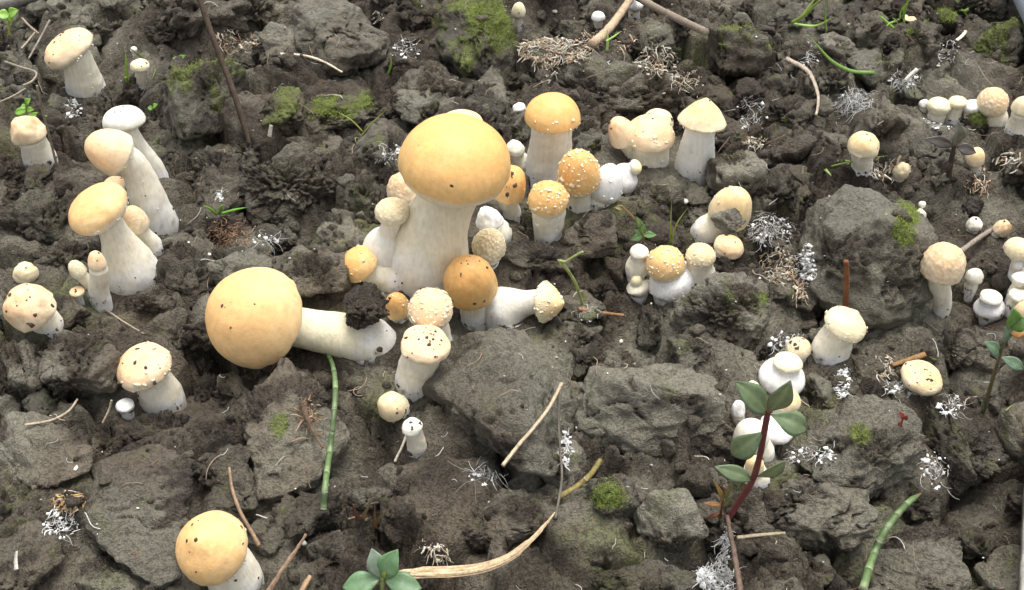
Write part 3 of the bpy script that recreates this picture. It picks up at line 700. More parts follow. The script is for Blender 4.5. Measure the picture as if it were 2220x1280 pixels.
# ---------------------------------------------------------------- clods of clay
def clod_shape(dirs, dims, rs, nfac=12, rough=1.0, kexp=13, slickness=1.0, crumb=1.0, smear=0.0):
    """broken lump: soft polytope with flat smeared faces, crumbled patches and cracks; in metres"""
    n = rs.normal(size=(nfac, 3)); n /= np.linalg.norm(n, axis=1)[:, None]
    d = rs.uniform(0.66, 1.0, nfac)
    dots = np.maximum(dirs @ n.T, 0) / d
    r = (np.sum(dots ** kexp, 1) + 0.55 ** kexp) ** (-1.0 / kexp)
    r = np.minimum(r, 1.45)
    P = dirs * r[:, None] * dims
    sd = int(rs.randint(1, 99999)); off = rs.uniform(-5, 5, 3)
    s = float(np.mean(dims))
    Q = P + off
    mask = sstep(-0.10 + smear, 0.30 + smear, perlin(Q * (0.8 / s), sd) + 0.35 * perlin(Q * 90, sd + 1))        # 1 = crumbled, 0 = smeared smooth
    low = fbm(Q * (1.6 / s), 3, sd + 2)
    f1, f2, idh, tl = worley(Q * 105 + 0.6 * np.stack([perlin(Q * 160, sd + 5), perlin(Q * 160, sd + 6), perlin(Q * 160, sd + 7)], -1), sd + 3, 3)
    chunk = (np.clip((f2 - f1) * 3.0, 0, 1) ** .6 - 0.7) * .8 + (idh - 0.5) * 0.8 + 1.1 * tl
    g1, g2, idg, tg = worley(Q * 260, sd + 13, 3)
    chunk2 = (np.clip((g2 - g1) * 2.5, 0, 1) - 0.5) * .8 + (idg - 0.5) * 0.8 + 1.2 * tg
    crk = np.abs(perlin(Q * (1.5 / s) + 0.3 * perlin(Q * 70, sd + 8)[:, None], sd + 9))
    crack = np.exp(-(crk / 0.030) ** 2) * sstep(-0.1, 0.35, perlin(Q * (0.9 / s), sd + 10))
    am = min(1.0, s / 0.022)
    strat = perlin(Q * np.array([25, 25, 240.0]) @ rand_rot(rs).T, sd + 11)
    disp = 0.15 * s * low + rough * am * (0.0050 * crumb * chunk * mask + 0.0022 * crumb * chunk2 * mask) - 0.0075 * am * crack \
        + am * 0.0016 * fbm(Q * 120, 3, sd + 4) + 0.0009 * am * strat
    N = dirs / dims; N /= np.linalg.norm(N, axis=1)[:, None]
    P = P + N * disp[:, None]
    slick = (1 - mask) * (1 - 0.8 * crack) * slickness
    return P, np.clip(slick, 0, 1), sd
def clod(label, cx, cy, cw, ch, slab=1.0, rot=0.0, moss=0.0, mossfuzz=0, sink=0.15, slick=1.0, rough=1.0, nfac=12, seed=None, tilt=0.0, mossbox=None, crumb=1.0, zoff=0.0, on=None):
    rs = np.random.RandomState(seed if seed is not None else (int(cx) * 7 + int(cy) * 13) % 9941)
    if on is None: cw, ch = cw * 1.09, ch * 1.07
    sub = 6 if max(cw, ch) > 190 else 5
    D, F = ICO[sub]
    G = hit(cx, cy) if on is None else on
    z = np.dot(G - CAM, FWD); s = FPX / z
    rx = cw / 2 / s; rq = ch / 2 / s
    k = math.sqrt(0.45 + 0.55 * slab * slab)
    dims = np.array([rx, rq / k, rq / k * slab])
    P, sl, sd = clod_shape(D, dims, rs, nfac, rough, 13, slick, crumb, 0.22 * (slick - .75))
    if tilt:
        c, n_ = math.cos(tilt), math.sin(tilt); P = P @ np.array([[1, 0, 0], [0, c, -n_], [0, n_, c]]).T
    P = P @ rot_z(rot).T
    C = CAM + ray(cx, cy) * (((G[2] if on is None else G[2]) + zoff + (0.5 - sink) * dims[2] * (0.8 if on is None else 0) - CAM[2]) / ray(cx, cy)[2])
    for _ in range(4):
        x, y, zz = project(C + P); zc = np.dot(C - CAM, FWD)
        P = P * np.array([cw / (x.max() - x.min()), ch / (y.max() - y.min()), ch / (y.max() - y.min())])
        C = C + RIGHT * ((cx - (x.min() + x.max()) / 2) * zc / FPX) + np.array([0, 1, 0]) * (-(cy - (y.min() + y.max()) / 2) * zc / FPX / math.sin(PITCH))
    W = C + P
    N = P / np.array([rx, rq, rq * slab]); N /= np.linalg.norm(N, axis=1)[:, None]
    moss = max(moss, 0.20)
    m = sstep(0.0, 0.7, N[:, 2] * 0.5 + 0.30 + 0.8 * perlin(W * 45, sd + 31) + 0.5 * perlin(W * 160, sd + 32) - (1 - moss)) * min(1.0, moss * 1.6)
    if mossbox is not None:
        X, Y, _ = project(W); m = sstep(1.15, 0.55, 0) * 0 + sstep(0, 0.6, 1.05 - np.hypot((X - mossbox[0]) / mossbox[2], (Y - mossbox[1]) / mossbox[3]) + 0.5 * perlin(W * 90, sd + 33))
        m = m * (N @ -FWD > -0.2)
    me = mk_mesh('soil_clod', W - C, F, True, SOIL, {'moss': np.clip(m, 0, 1), 'slick': sl * (1 - 0.7 * m)})
    o = link('soil_clod', me, None, C)
    if label: tag(o, label, 'clod', 'big lumps of clay soil')
    splat(W)
    if mossfuzz:
        mossfuzz *= 3
        X, Y, _ = project(W); ok = np.flatnonzero((m > 0.45) & (N @ -FWD > -0.1))
        if len(ok) > 10:
            id_ = rs.choice(ok, mossfuzz); parts = []
            nrm = N[id_] * 0.6 + np.array([0, 0, 0.6]) + rs.normal(size=(mossfuzz, 3)) * 0.45
            nrm /= np.linalg.norm(nrm, axis=1)[:, None]
            base = W[id_] + rs.normal(size=(mossfuzz, 3)) * 0.0012
            ln = rs.uniform(0.0004, 0.0012, mossfuzz)[:, None]
            sd_ = np.cross(nrm, rs.normal(size=(mossfuzz, 3))); sd_ /= np.linalg.norm(sd_, axis=1)[:, None]
            th = np.cross(nrm, sd_)
            wv = ln * 0.27
            Vv = np.stack([base - sd_ * wv, base + sd_ * wv, base + th * wv * 0.7, base + nrm * ln + sd_ * wv * 0.5], 1).reshape(-1, 3)
            b4 = np.arange(mossfuzz)[:, None] * 4
            Ff = np.concatenate([b4 + np.array([[0, 1, 3]]), b4 + np.array([[1, 2, 3]]), b4 + np.array([[2, 0, 3]])])
            g = rs.rand(mossfuzz, 1); cc = np.array((0.10, 0.13, 0.02)) * (1 - g) + np.array((0.27, 0.36, 0.055)) * g
            fo = link('moss', mk_mesh('moss', Vv - C, Ff, True, MOSSM, cols=np.repeat(cc, 4, 0)), o)
            tag(fo, kind='stuff')
    BIG.append((cx, cy, cw / 2, ch / 2, float(np.dot(C - CAM, FWD))))
    return o
BIG = []
K = clod
K('moss-covered upright block of soil beside the small cream pitted mushroom', 1042, 86, 180, 196, 1.0, .2, .9, 2600, slick=.5)
K('big smooth grey clay block with a pale husk lying across it', 738, 78, 200, 205, .9, .3, .0, slick=1.4, rough=.6, seed=4)
K('grey clay lump between the big smooth block and the leaning dark stick', 600, 98, 104, 96, .9, slick=1.1)
K('rounded olive-grey lump in front of which the dark stick is planted', 448, 222, 214, 180, .95, .2, .55, 300, slick=.8, seed=9, rough=.7)
K('long slanting lump with green moss on its ridge', 738, 252, 215, 108, .75, .45, .85, 900, slick=.8)
K('slanting narrow lump beside the mossy ridge', 618, 250, 110, 120, .8, .7, .6, 200)
K('large crumbly round lump beside the moss-edged hollow', 622, 405, 196, 186, .95, 0, .08, slick=.5, crumb=1.3)
K('crumbly dark lump next to the wrinkled orange cap', 798, 436, 96, 110, 1, slick=.2, crumb=1.4)
K('broad rough lump rising behind the upright tan mushroom', 1345, 200, 262, 170, .8, -.1, .12, slick=.7, seed=14)
K('crumbly moss-dusted lump beneath the dry stick', 1598, 112, 140, 118, .9, 0, .5, 500, slick=.4)
K('grey-faced lump leaning against the pointed yellow mushroom', 1598, 398, 130, 140, .9, .3, .25, 100, slick=1.2)
K('huge slanting slab of grey clay with moss along its rim', 1885, 560, 282, 300, .85, -.6, .0, 1400, slick=1.2, rough=.75, seed=31, mossbox=(1958, 490, 32, 62), nfac=9, tilt=-.25)
K('tall block with a mossy top near the plastic edging', 2148, 136, 148, 186, 1.0, .1, .6, 500, slick=.4)
K('low moss-topped lump beside the tall mossy block', 2046, 48, 84, 62, .8, 0, .7, 300, slick=.4)
K('moss-dusted flat lump beside the low moss-topped lump', 1990, 82, 100, 70, .7, 0, .6, 300, slick=.5)
K('grey-topped lump under the golden scaly button', 1562, 690, 205, 190, .85, .2, .3, 100, slick=1.3, seed=6, rough=.8)
K('olive round lump beside the heap of pale straw fibres', 1738, 655, 112, 112, .95, 0, .35, 100, slick=.6)
K('massive lump with a smooth grey patch, behind the leafy weed', 1420, 925, 330, 262, .85, .15, .22, 200, slick=1.1, seed=17)
K('large cracked grey slab beside the tiny white soiled mushroom', 1085, 872, 330, 305, .62, .1, .0, slick=1.6, rough=.55, seed=23, nfac=8)
K('broad pale slab beside the green jointed stem', 640, 935, 220, 300, .55, -.15, .0, 60, slick=1.3, rough=.6, seed=8, nfac=8, mossbox=(608, 922, 22, 40))
K('small moss-topped lump beside the bent green sprout', 1326, 1086, 124, 96, .75, .2, .0, 450, slick=.4, mossbox=(1322, 1074, 60, 36))
K('rounded grey lump with a smooth face beside the rusty sprig', 1455, 1128, 152, 132, .95, .2, .05, slick=1.2, rough=.6, seed=3)
K('wide sloping slab of smooth clay beside the golden cap with a raised centre', 300, 1120, 230, 300, .5, .2, .0, slick=1.5, rough=.5, seed=11, nfac=8)
K('low slanting clay slab in the shade behind the thin pale straw', 95, 980, 200, 165, .55, .35, .0, slick=1.2, rough=.6, seed=15)
K('flat grey lump beside the scrap of orange and white litter', 50, 1215, 170, 165, .5, .1, .0, slick=1.4, rough=.5, seed=2)
K('dark cracked lump in front of the wide sloping slab', 250, 1270, 250, 130, .5, .0, .0, slick=1.3, rough=.6, seed=19)
K('pale crumbly lump between two thin stalks', 1112, 1128, 205, 130, .7, .1, .0, slick=.9, rough=.8)
K('flat crumbly lump in front of the mossy small lump', 1405, 1262, 250, 95, .5, .0, .0, slick=.8, seed=5)
K('rough moss-spotted lump behind the jointed green sprout', 1870, 975, 265, 225, .8, .1, .0, 120, slick=.7, seed=41, mossbox=(1865, 937, 30, 26))
K('lumpy brown clod beside the foot of the leafy weed', 1775, 1115, 240, 170, .8, .1, .0, slick=.6, seed=29)
K('low grey-brown slab in front of the jointed green sprout', 1960, 1225, 270, 190, .6, .2, .0, slick=.9, seed=37)
K('dark crumbly bank beside the shaded hollow', 2085, 985, 190, 215, .8, .2, .0, slick=.2, crumb=1.4, seed=43)
K('dark lump under the seedling with round leaves', 2110, 760, 190, 110, .7, 0, .0, slick=.3, seed=47)
K('smooth dark lump in front of the bean-shaped cap', 180, 795, 180, 150, .8, .2, .0, slick=.9, seed=51, rough=.7)
K('dark lump beneath the bean-shaped cap', 62, 800, 110, 120, .9, .1, .0, slick=.6)
K('dark round lump between the bean-shaped cap and the flaring stem', 150, 684, 90, 82, .9, .1, .0, slick=.7)
K('olive lump below the foot of the flaring white stem', 330, 660, 110, 80, .8, .3, .1, slick=.8)
K('small grey lump in front of the pointed scaly cap', 1256, 724, 96, 72, .8, .1, .0, slick=.8)
K('upright narrow lump beside the dark gap under the warty bulb', 1404, 712, 56, 100, .9, .1, .0, slick=.9)
K('olive rough lump above the massive lump', 1338, 794, 104, 82, .8, .1, .15, slick=.6)
K('flat-topped olive lump between the grey-topped and massive lumps', 1494, 768, 92, 82, .8, .1, .3, slick=.6)
K('smooth grey lump beside the fork of the small leafy creeper', 1428, 424, 112, 82, .8, -.2, .0, slick=1.5, rough=.5, seed=33)
K('grey lump behind the tapering white stem', 1282, 510, 112, 105, .8, .1, .05, slick=1.0, rough=.7)
K('low broken lump below the tapering white stem', 1165, 556, 150, 76, .7, .1, .0, slick=.9, rough=.7)
K('grey lump behind the ragged yellow cap', 1915, 268, 110, 130, .95, .3, .0, slick=1.0, rough=.6, seed=61)
K('moss-dusted lump in front of the biggest wrinkled button', 2118, 262, 66, 58, .9, 0, .0, 350, slick=.3, mossbox=(2125, 250, 32, 22))
K('smooth slope of grey clay behind the large golden tipped cap', 668, 590, 180, 110, .55, .0, .12, slick=1.2, rough=.5, seed=63)
K('crumbly dark bank behind the golden-capped clump', 75, 480, 160, 130, .8, .1, .0, slick=.3, crumb=1.4)
K('dark bank of soil beside the stout flaring stem', 415, 600, 150, 150, .6, .1, .0, slick=.4, crumb=1.2)
K('grey clod between the wide pale slab and the dry twigs', 800, 1070, 110, 70, .8, .1, .0, slick=.9)
K('pale clod beside the rosette of round grey-green leaves', 712, 1190, 90, 80, .8, .1, .0, slick=1.0, seed=67)
K('dark clod beside the root tuft', 480, 1010, 120, 90, .8, .2, .0, slick=.5, seed=71)
K('soil bank holding the ragged white stem', 340, 930, 140, 80, .6, .1, .0, slick=.2, crumb=1.3, seed=73)
K('ridge of soil beside the leaning peach-capped mushroom', 265, 215, 90, 110, .9, -.6, .05, slick=.2, crumb=1.3, seed=77)
# lumps that rest on mushrooms
def rest(px, py, dz_px, depth_of):
    return CAM + ray(px, py) * ((depth_of) / np.dot(ray(px, py), FWD))
def near_depth(px, py, r):
    V = np.vstack(STEMS); x, y, z = project(V); k = np.hypot(x - px, y - py) < r; return float(z[k].min())
K('dark soil lump sitting on the lying stem of the tipped golden cap', 794, 664, 102, 106, .95, .3, .0, slick=.0, crumb=1.3, seed=81, on=rest(794, 664, 0, near_depth(790, 690, 30) - 0.004))
_m5 = [m for m in MUSH if abs((m[0] + m[2]) / 2 - 1582) < 3 and abs((m[1] + m[3]) / 2 - 455) < 5][0]
K('lump of soil resting against the yellow cap', 1579, 481, 78, 62, .9, .3, .0, slick=.8, seed=83, on=rest(1579, 481, 0, _m5[4] - 0.030))
K('crumbly soil lump at the foot of the largest stem', 930, 614, 50, 42, .9, .3, .0, slick=.0, crumb=1.3, seed=85)
K('dark crumbly lump under the pinkish flat cap', 1572, 582, 48, 50, .9, .3, .0, slick=.0, crumb=1.4, seed=87)

# medium clods: pieces of the ground, shared shapes
BASE_CLODS = []
for v in range(16):
    rs = np.random.RandomState(500 + v)
    D, F = ICO[5]
    dims = np.array([0.018 * rs.uniform(.85, 1.25), 0.018 * rs.uniform(.8, 1.1), 0.018 * rs.uniform(.6, .9)])
    P, sl_, sd = clod_shape(D, dims, rs, 11, 1.2, 12, [0.3, 1.0, 1.4][v % 3], 1.3, [-.15, .12, .25][v % 3])
    ms = sstep(0.25, 0.7, perlin(P * 90, sd)) * (0.7 if v % 3 else 0.1)
    me = mk_mesh('soil_clod', P, F, True, SOIL, {'moss': ms, 'slick': sl_})
    BASE_CLODS.append((me, P, F, sl_, ms))
MB = np.array(MUSH); BB = np.array(BIG)
def blocked(C, r, strict=True):
    x, y, z = project(C); x, y, z = x[0], y[0], z[0]; rp = r * FPX / z
    ov = (x + rp * .9 > MB[:, 0]) & (x - rp * .9 < MB[:, 2]) & (y + rp * .8 > MB[:, 1]) & (y - rp * .9 < MB[:, 3]) & (z - r < MB[:, 4] + 0.012)
    if ov.any(): return True
    if strict:
        e = ((x - BB[:, 0]) / (BB[:, 2] + rp * .4)) ** 2 + ((y - BB[:, 1]) / (BB[:, 3] + rp * .4)) ** 2
        if (e < 0.95).any(): return True
    return False
placed = []; n_med = 0; off_parts = []
rs = np.random.RandomState(99)
tries = 0
while n_med < 285 and tries < 12000:
    tries += 1
    x, y = rs.uniform(-0.50, 0.50), rs.uniform(-0.25, 0.45)
    r = 0.018 * float(np.clip(np.exp(rs.normal(-0.22, 0.42)), 0.36, 1.75))
    C = np.array([x, y, float(sample(ZS, x, y)) + 0.05 * r])
    X, Y, Z = project(C)
    inside = -60 < X[0] < PW + 60 and -50 < Y[0] < PH + 90
    if not inside: continue
    if blocked(C, r): continue
    if any((x - a) ** 2 + (y - b) ** 2 < (0.62 * (r + c)) ** 2 for a, b, c in placed): continue
    placed.append((x, y, r)); n_med += 1
    me, P, F, sl_, ms = BASE_CLODS[rs.randint(16)]
    o = link('soil_clod', me, ground, C)
    o.rotation_euler = (rs.uniform(-.5, .5), rs.uniform(-.5, .5), rs.uniform(0, 6.28)); s = r / 0.018
    o.scale = (s, s, s)
    splat(C + (P * s) @ rot_z(o.rotation_euler[2]).T)
# the rest of the bed beside the view, and the fine crumbs: one mass each
def scatter_crumbs(name, n, area, rmin, rmax, sub, seed, infront=True, dens=None, parent=None, onlow=False):
    rs = np.random.RandomState(seed); V0, F0 = ICO[sub]
    x = rs.uniform(area[0], area[1], n); y = rs.uniform(area[2], area[3], n)
    r = rmin * (rmax / rmin) ** (rs.rand(n) ** 1.7)
    if dens is not None:
        k = dens(x, y) > rs.rand(n); x, y, r = x[k], y[k], r[k]
    if onlow:
        k = sample(ZM, x, y) - sample(ZG, x, y) < 0.0015; k |= rs.rand(len(x)) < .05; x, y, r = x[k], y[k], r[k]
    inn = (x > gx_in[0] + .01) & (x < gx_in[-1] - .01) & (y > gy_in[0] + .01) & (y < gy_in[-1] - .01)
    z = np.where(inn, sample(ZM, x, y), 0)
    if (~inn).any(): z[~inn] = ground_h(x[~inn], y[~inn])
    C = np.stack([x, y, z + 0.25 * r], -1)
    X, Y, Z = project(C); keep = np.ones(len(x), bool); rp = r * FPX / Z
    for m in MUSH:
        keep &= ~((X + rp > m[0]) & (X - rp < m[2]) & (Y + rp * .6 > m[1]) & (Y - rp < m[3]) & (Z < m[4] + 0.005))
    C, r = C[keep], r[keep]; n = len(C)
    var = []
    for v in range(24):
        q = np.random.RandomState(seed * 50 + v)
        nn = q.normal(size=(9, 3)); nn /= np.linalg.norm(nn, axis=1)[:, None]
        rr = (np.sum((np.maximum(V0 @ nn.T, 0) / q.uniform(.6, 1, 9)) ** 9, 1) + .5 ** 9) ** (-1 / 9.)
        var.append(V0 * np.minimum(rr, 1.4)[:, None] * (1 + 0.30 * perlin(V0 * 2.2 + v, 5))[:, None] * q.uniform(.7, 1.25, 3))
    var = np.array(var)
    ids = rs.randint(24, size=n); ang = rs.uniform(0, 6.28, n); c, s = np.cos(ang), np.sin(ang)
    U = var[ids] * r[:, None, None]
    Wx = U[:, :, 0] * c[:, None] - U[:, :, 1] * s[:, None]; Wy = U[:, :, 0] * s[:, None] + U[:, :, 1] * c[:, None]
    V = np.stack([Wx, Wy, U[:, :, 2]], -1) + C[:, None, :]
    F = (F0[None] + (np.arange(n) * len(V0))[:, None, None]).reshape(-1, 3)
    sl_ = np.repeat(np.clip(rs.normal(0.15, 0.25, n), 0, 0.9), len(V0))
    o = link(name, mk_mesh(name, V.reshape(-1, 3), F, True, SOIL, {'moss': np.zeros(n * len(V0)), 'slick': sl_}), parent)
    tag(o, kind='stuff')
    return o
dn = lambda x, y: 0.10 + 0.90 * sstep(-0.05, 0.3, perlin(np.stack([x, y, x * 0], -1) * 13, 8))
scatter_crumbs('soil_crumbs', 2600, (-.50, .50, -.26, .44), 0.0028, .0075, 3, 5, dens=dn, parent=ground, onlow=True)
scatter_crumbs('soil_crumbs', 5000, (-.50, .50, -.26, .44), .0010, .0032, 2, 6, dens=dn, parent=ground, onlow=True)
def outside(x, y):
    X, Y, Z = project(np.stack([x, y, x * 0], -1)); return np.where(((X > -80) & (X < PW + 80) & (Y > -60) & (Y < PH + 120)) | (Z < 0.05), 0.0, 1.0)
scatter_crumbs('outlying_soil_clods', 1500, (-1.1, 1.1, -.42, 1.3), .008, .034, 2, 8, dens=outside, parent=ground)

# ---------------------------------------------------------------- plants
def leaf_mesh(A, T, width, nrm, fold=0.25, droop=0.12, prof=0.85, col=(.10, .19, .06), rib=(.22, .30, .12), edge=None, rs=RS, nl=12, nc=6):
    A, T = np.asarray(A, float), np.asarray(T, float)
    L = np.linalg.norm(T - A); d = (T - A) / L
    n = nrm - d * np.dot(nrm, d); n /= np.linalg.norm(n); s = np.cross(d, n)
    t = np.linspace(0, 1, nl + 1); v = np.linspace(-1, 1, nc + 1)
    wd = width / 2 * np.clip(np.sin(math.pi * np.clip(t, 0, 1) ** prof), 0, 1) ** 1.05 + 0.02 * width
    mid = A + d * (t * L)[:, None] + n * (droop * L * (np.sin(math.pi * t * 0.9) - 0.4 * t ** 2))[:, None]
    wav = 0.05 * width * perlin(np.stack([np.repeat(t * 5, nc + 1), np.tile(v * 1.5, nl + 1), np.full((nl + 1) * (nc + 1), rs.uniform(0, 50))], -1), 3).reshape(nl + 1, nc + 1)
    G = mid[:, None, :] + s * (v[None, :, None] * wd[:, None, None]) + n * ((fold * np.abs(v)[None, :] * wd[:, None] + wav)[:, :, None])
    th = 0.00013
    V = np.vstack([(G + n * th).reshape(-1, 3), (G - n * th).reshape(-1, 3)])
    k = nc + 1; i = np.arange(nl)[:, None] * k + np.arange(nc)[None, :]
    F1 = np.stack([i, i + 1, i + k + 1, i + k], -1).reshape(-1, 4); o = (nl + 1) * k
    F2 = F1[:, ::-1] + o
    r0 = np.arange(nl + 1) * k; r1 = r0 + nc; rb = np.arange(k); rt = nl * k + rb
    side = []
    for e, fl in ((r0, 0), (r1, 1), (rb, 1), (rt, 0)):
        q = np.stack([e[:-1], e[1:], e[1:] + o, e[:-1] + o], -1); side.append(q[:, ::-1] if fl else q)
    F = np.vstack([F1, F2] + side)
    vv = np.abs(np.tile(v, nl + 1)); tt = np.repeat(t, nc + 1)
    kr = np.exp(-(vv / 0.10) ** 2) * (1 - tt * 0.6) * 0.8
    kr = np.maximum(kr, 0.25 * (np.abs(((tt * 6 - vv * 1.1) % 1) - .5) > .44))
    c = np.array(col) * (1 - kr)[:, None] + np.array(rib) * kr[:, None]
    c = c * (1 + 0.18 * perlin(np.stack([tt * 3, vv * 2, np.full(len(tt), rs.uniform(0, 50))], -1), 8))[:, None]
    if edge is not None:
        ke = sstep(.72, 1.0, vv)[:, None] * .6; c = c * (1 - ke) + np.array(edge) * ke
    return V, F, np.clip(np.vstack([c, c * 0.95 + 0.02]), 0, 1)
def plant(name, label, cat, base, stem, rad, leaves, col, rib=(.25, .33, .14), stemcol=(.16, .10, .05), lean=8, z=None, group=None, fold=.25, edge=None, prof=.85, stem_top=None, up=0.0):
    """stem and leaves in the plane that rises from the base; each leaf = (from x, y, to x, y, width, towards viewer)"""
    B = hit(base[0], base[1], ZM); B = B + (CAM - B) / np.linalg.norm(CAM - B) * up
    d = np.array([0, -math.sin(math.radians(lean)), math.cos(math.radians(lean))]); n = np.cross(RIGHT, d)
    if np.dot(n, FWD) > 0: n = -n
    s = FPX / np.dot(B - CAM, FWD)
    root = bpy.data.objects.new(name, None); COL.objects.link(root); root.location = B; root.empty_display_size = .01
    tag(root, label, cat, group)
    if stem:
        P = np.array([on_plane(B, n, *p) for p in stem]); P[0] -= np.array([0, 0, .004])
        C = catmull(P, 8 * len(P)); R = np.linspace(rad / s, rad / s * (stem_top or .7), len(C)) / 2
        R = R * (1 + 0.12 * perlin(C * 300, 4))
        V, F = tube(C, R, 9)
        k = np.linspace(0, 1, len(C)); cc = np.array(stemcol) * np.ones((len(C), 1)) * (1 + .2 * perlin(C * 200, 9))[:, None]
        link('stem', mk_mesh('stem', V - B, F, True, LEAFM, cols=np.vstack([np.repeat(cc, 9, 0), cc[:1], cc[-1:]])), root)
    for i, lf in enumerate(leaves):
        x0, y0, x1, y1, wd, dz = lf[:6]
        A = on_plane(B, n, x0, y0); T = on_plane(B, n, x1, y1)
        T = T - ray(x1, y1) * (dz / s)
        nn = n * .5 + np.array([0, -.15, .8]) + RS.normal(size=3) * .12
        c = lf[6] if len(lf) > 6 else col
        V, F, cc = leaf_mesh(A, T, wd / s * .96, nn, fold, .10, prof, c, rib, edge)
        link('leaf', mk_mesh('leaf', V - B, F, True, LEAFM, cols=cc), root)
    return root
G1 = (.13, .185, .095); G2 = (.12, .19, .10)
plant('weed', 'leafy weed with a curved red stem and six dark green leaves', 'weed', (1578, 1118), [(1578, 1118), (1606, 1083), (1632, 1040), (1648, 985), (1657, 935), (1666, 888)], 14,
      [(1662, 897, 1594, 828, 50, 6), (1664, 893, 1714, 826, 44, -8), (1668, 897, 1750, 932, 48, 8), (1657, 936, 1586, 988, 50, 10), (1634, 1042, 1550, 1012, 34, 4), (1640, 1034, 1704, 1000, 34, 10)],
      G1, (.26, .32, .16), (.17, .040, .038), lean=12, stem_top=.85, fold=.16, prof=1.2)
plant('weed', 'rosette of round grey-green leaves beside the curved dry straw', 'weed', (828, 1262), [(830, 1330), (829, 1290), (829, 1252)], 14,
      [(830, 1256, 862, 1192, 52, 14, (.12, .23, .10)), (826, 1254, 806, 1190, 44, -6, (.16, .21, .15)), (824, 1256, 742, 1274, 52, 14, (.12, .22, .10)), (834, 1258, 914, 1276, 52, 14, (.10, .18, .085)), (830, 1254, 836, 1238, 10, 12, (.25, .30, .05))],
      G2, (.16, .24, .15), (.14, .16, .05), lean=-22, fold=.10, prof=1.0, up=.045)
plant('weed', 'seedling with round leaves growing in the shaded hollow', 'weed', (2132, 892), [(2132, 894), (2150, 830), (2170, 765), (2186, 715), (2194, 690)], 9,
      [(2190, 712, 2197, 668, 34, 4, (.10, .24, .04)), (2190, 712, 2226, 690, 36, 8, (.13, .27, .06)), (2186, 716, 2226, 720, 30, 10, (.42, .20, .05)), (2186, 738, 2180, 708, 38, 10, (.12, .19, .12)), (2168, 770, 2134, 742, 30, 4, (.10, .17, .10)), (2171, 775, 2220, 800, 26, 8, (.12, .19, .12)), (2134, 892, 2128, 868, 20, 3, (.09, .12, .08))],
      G2, (.18, .27, .15), (.12, .10, .045), lean=5, fold=.1, prof=.95)
plant('weed', 'dark purple-brown weed spreading narrow leaves above the cream oval cap', 'weed', (2056, 392), [(2056, 394), (2062, 350), (2070, 312)], 14,
      [(2070, 318, 2076, 264, 40, -4, (.12, .13, .105)), (2066, 316, 2002, 302, 25, 8, (.045, .04, .035)), (2074, 318, 2116, 332, 26, 10, (.05, .045, .04)), (2060, 345, 2040, 375, 22, 6, (.06, .045, .045)), (2060, 380, 2036, 392, 18, 6, (.10, .10, .07)), (2070, 318, 2066, 300, 8, 8, (.30, .08, .04))],
      (.05, .04, .04), (.10, .08, .06), (.06, .04, .03), lean=5, fold=.2)
plant('weed', 'bright green seedling with two curled leaves by the weathered board', 'weed', (17, 74), [(17, 75), (20, 50), (21, 30)], 6,
      [(20, 34, 40, 22, 24, 4, (.22, .42, .05)), (20, 36, -8, 30, 24, 4, (.20, .40, .05)), (20, 34, 26, 50, 14, 6, (.20, .38, .05))], (.2, .4, .05), (.35, .5, .15), (.30, .36, .10), lean=5)
plant('weed', 'small clover-like seedling behind the dented peach cap', 'weed', (60, 262), [(58, 262), (57, 240), (56, 222)], 4,
      [(57, 240, 32, 246, 17, 4), (57, 226, 66, 214, 16, 2), (57, 232, 44, 232, 12, 4), (58, 238, 74, 238, 12, 4), (60, 250, 104, 252, 12, 4)], (.19, .40, .05), (.3, .5, .12), (.22, .30, .08), lean=5)
plant('weed', 'small leafy creeper on a bent reddish stalk beside the warty bulb', 'weed', (1396, 528), [(1396, 530), (1394, 512), (1378, 478), (1346, 446)], 6,
      [(1394, 512, 1366, 520, 15, 4), (1394, 510, 1424, 510, 15, 6), (1393, 506, 1396, 486, 17, 5), (1390, 494, 1380, 470, 14, 2), (1390, 506, 1374, 498, 12, 4), (1352, 452, 1332, 450, 12, 2, (.20, .15, .05))], (.11, .22, .07), (.2, .32, .14), (.20, .13, .06), lean=5)
for (bx, by, lf) in ((385, 134, [(385, 130, 374, 126, 11, 2), (386, 130, 402, 120, 12, 2), (386, 130, 394, 128, 8, 2)]), (331, 240, [(331, 236, 320, 234, 11, 2), (332, 234, 342, 226, 12, 2)])):
    plant('sprout', 'pair of tiny bright green seed leaves on the rounded olive-grey lump' if bx > 350 else 'tiny bright green seed leaves beside the ivory-capped mushroom', 'sprout', (bx, by), [(bx, by), (bx, by - 6)], 3, lf, (.17, .36, .05), (.25, .45, .1), (.2, .3, .08))
plant('sprout', 'tiny red sprout on the crumbly ground near the soil-flecked yellow cap', 'sprout', (1956, 922), [(1956, 924), (1957, 905)], 5, [(1957, 910, 1968, 900, 12, 3), (1957, 908, 1948, 892, 12, 3), (1956, 915, 1946, 922, 9, 3)], (.25, .035, .03), (.3, .08, .06), (.2, .04, .03))
plant('sprout', 'rusty brown sprig with narrow leaves beside the red weed stem', 'sprout', (1560, 1118), [(1562, 1120), (1566, 1090), (1570, 1055)], 6,
      [(1566, 1095, 1524, 1090, 10, 3, (.30, .13, .04)), (1566, 1088, 1546, 1040, 11, 3, (.26, .16, .05)), (1568, 1080, 1590, 1036, 11, 4, (.12, .13, .05)), (1566, 1100, 1590, 1070, 12, 4, (.10, .12, .05)), (1564, 1110, 1530, 1125, 10, 4, (.14, .05, .03))], (.2, .1, .04), (.3, .2, .1), (.16, .07, .03), fold=.15)
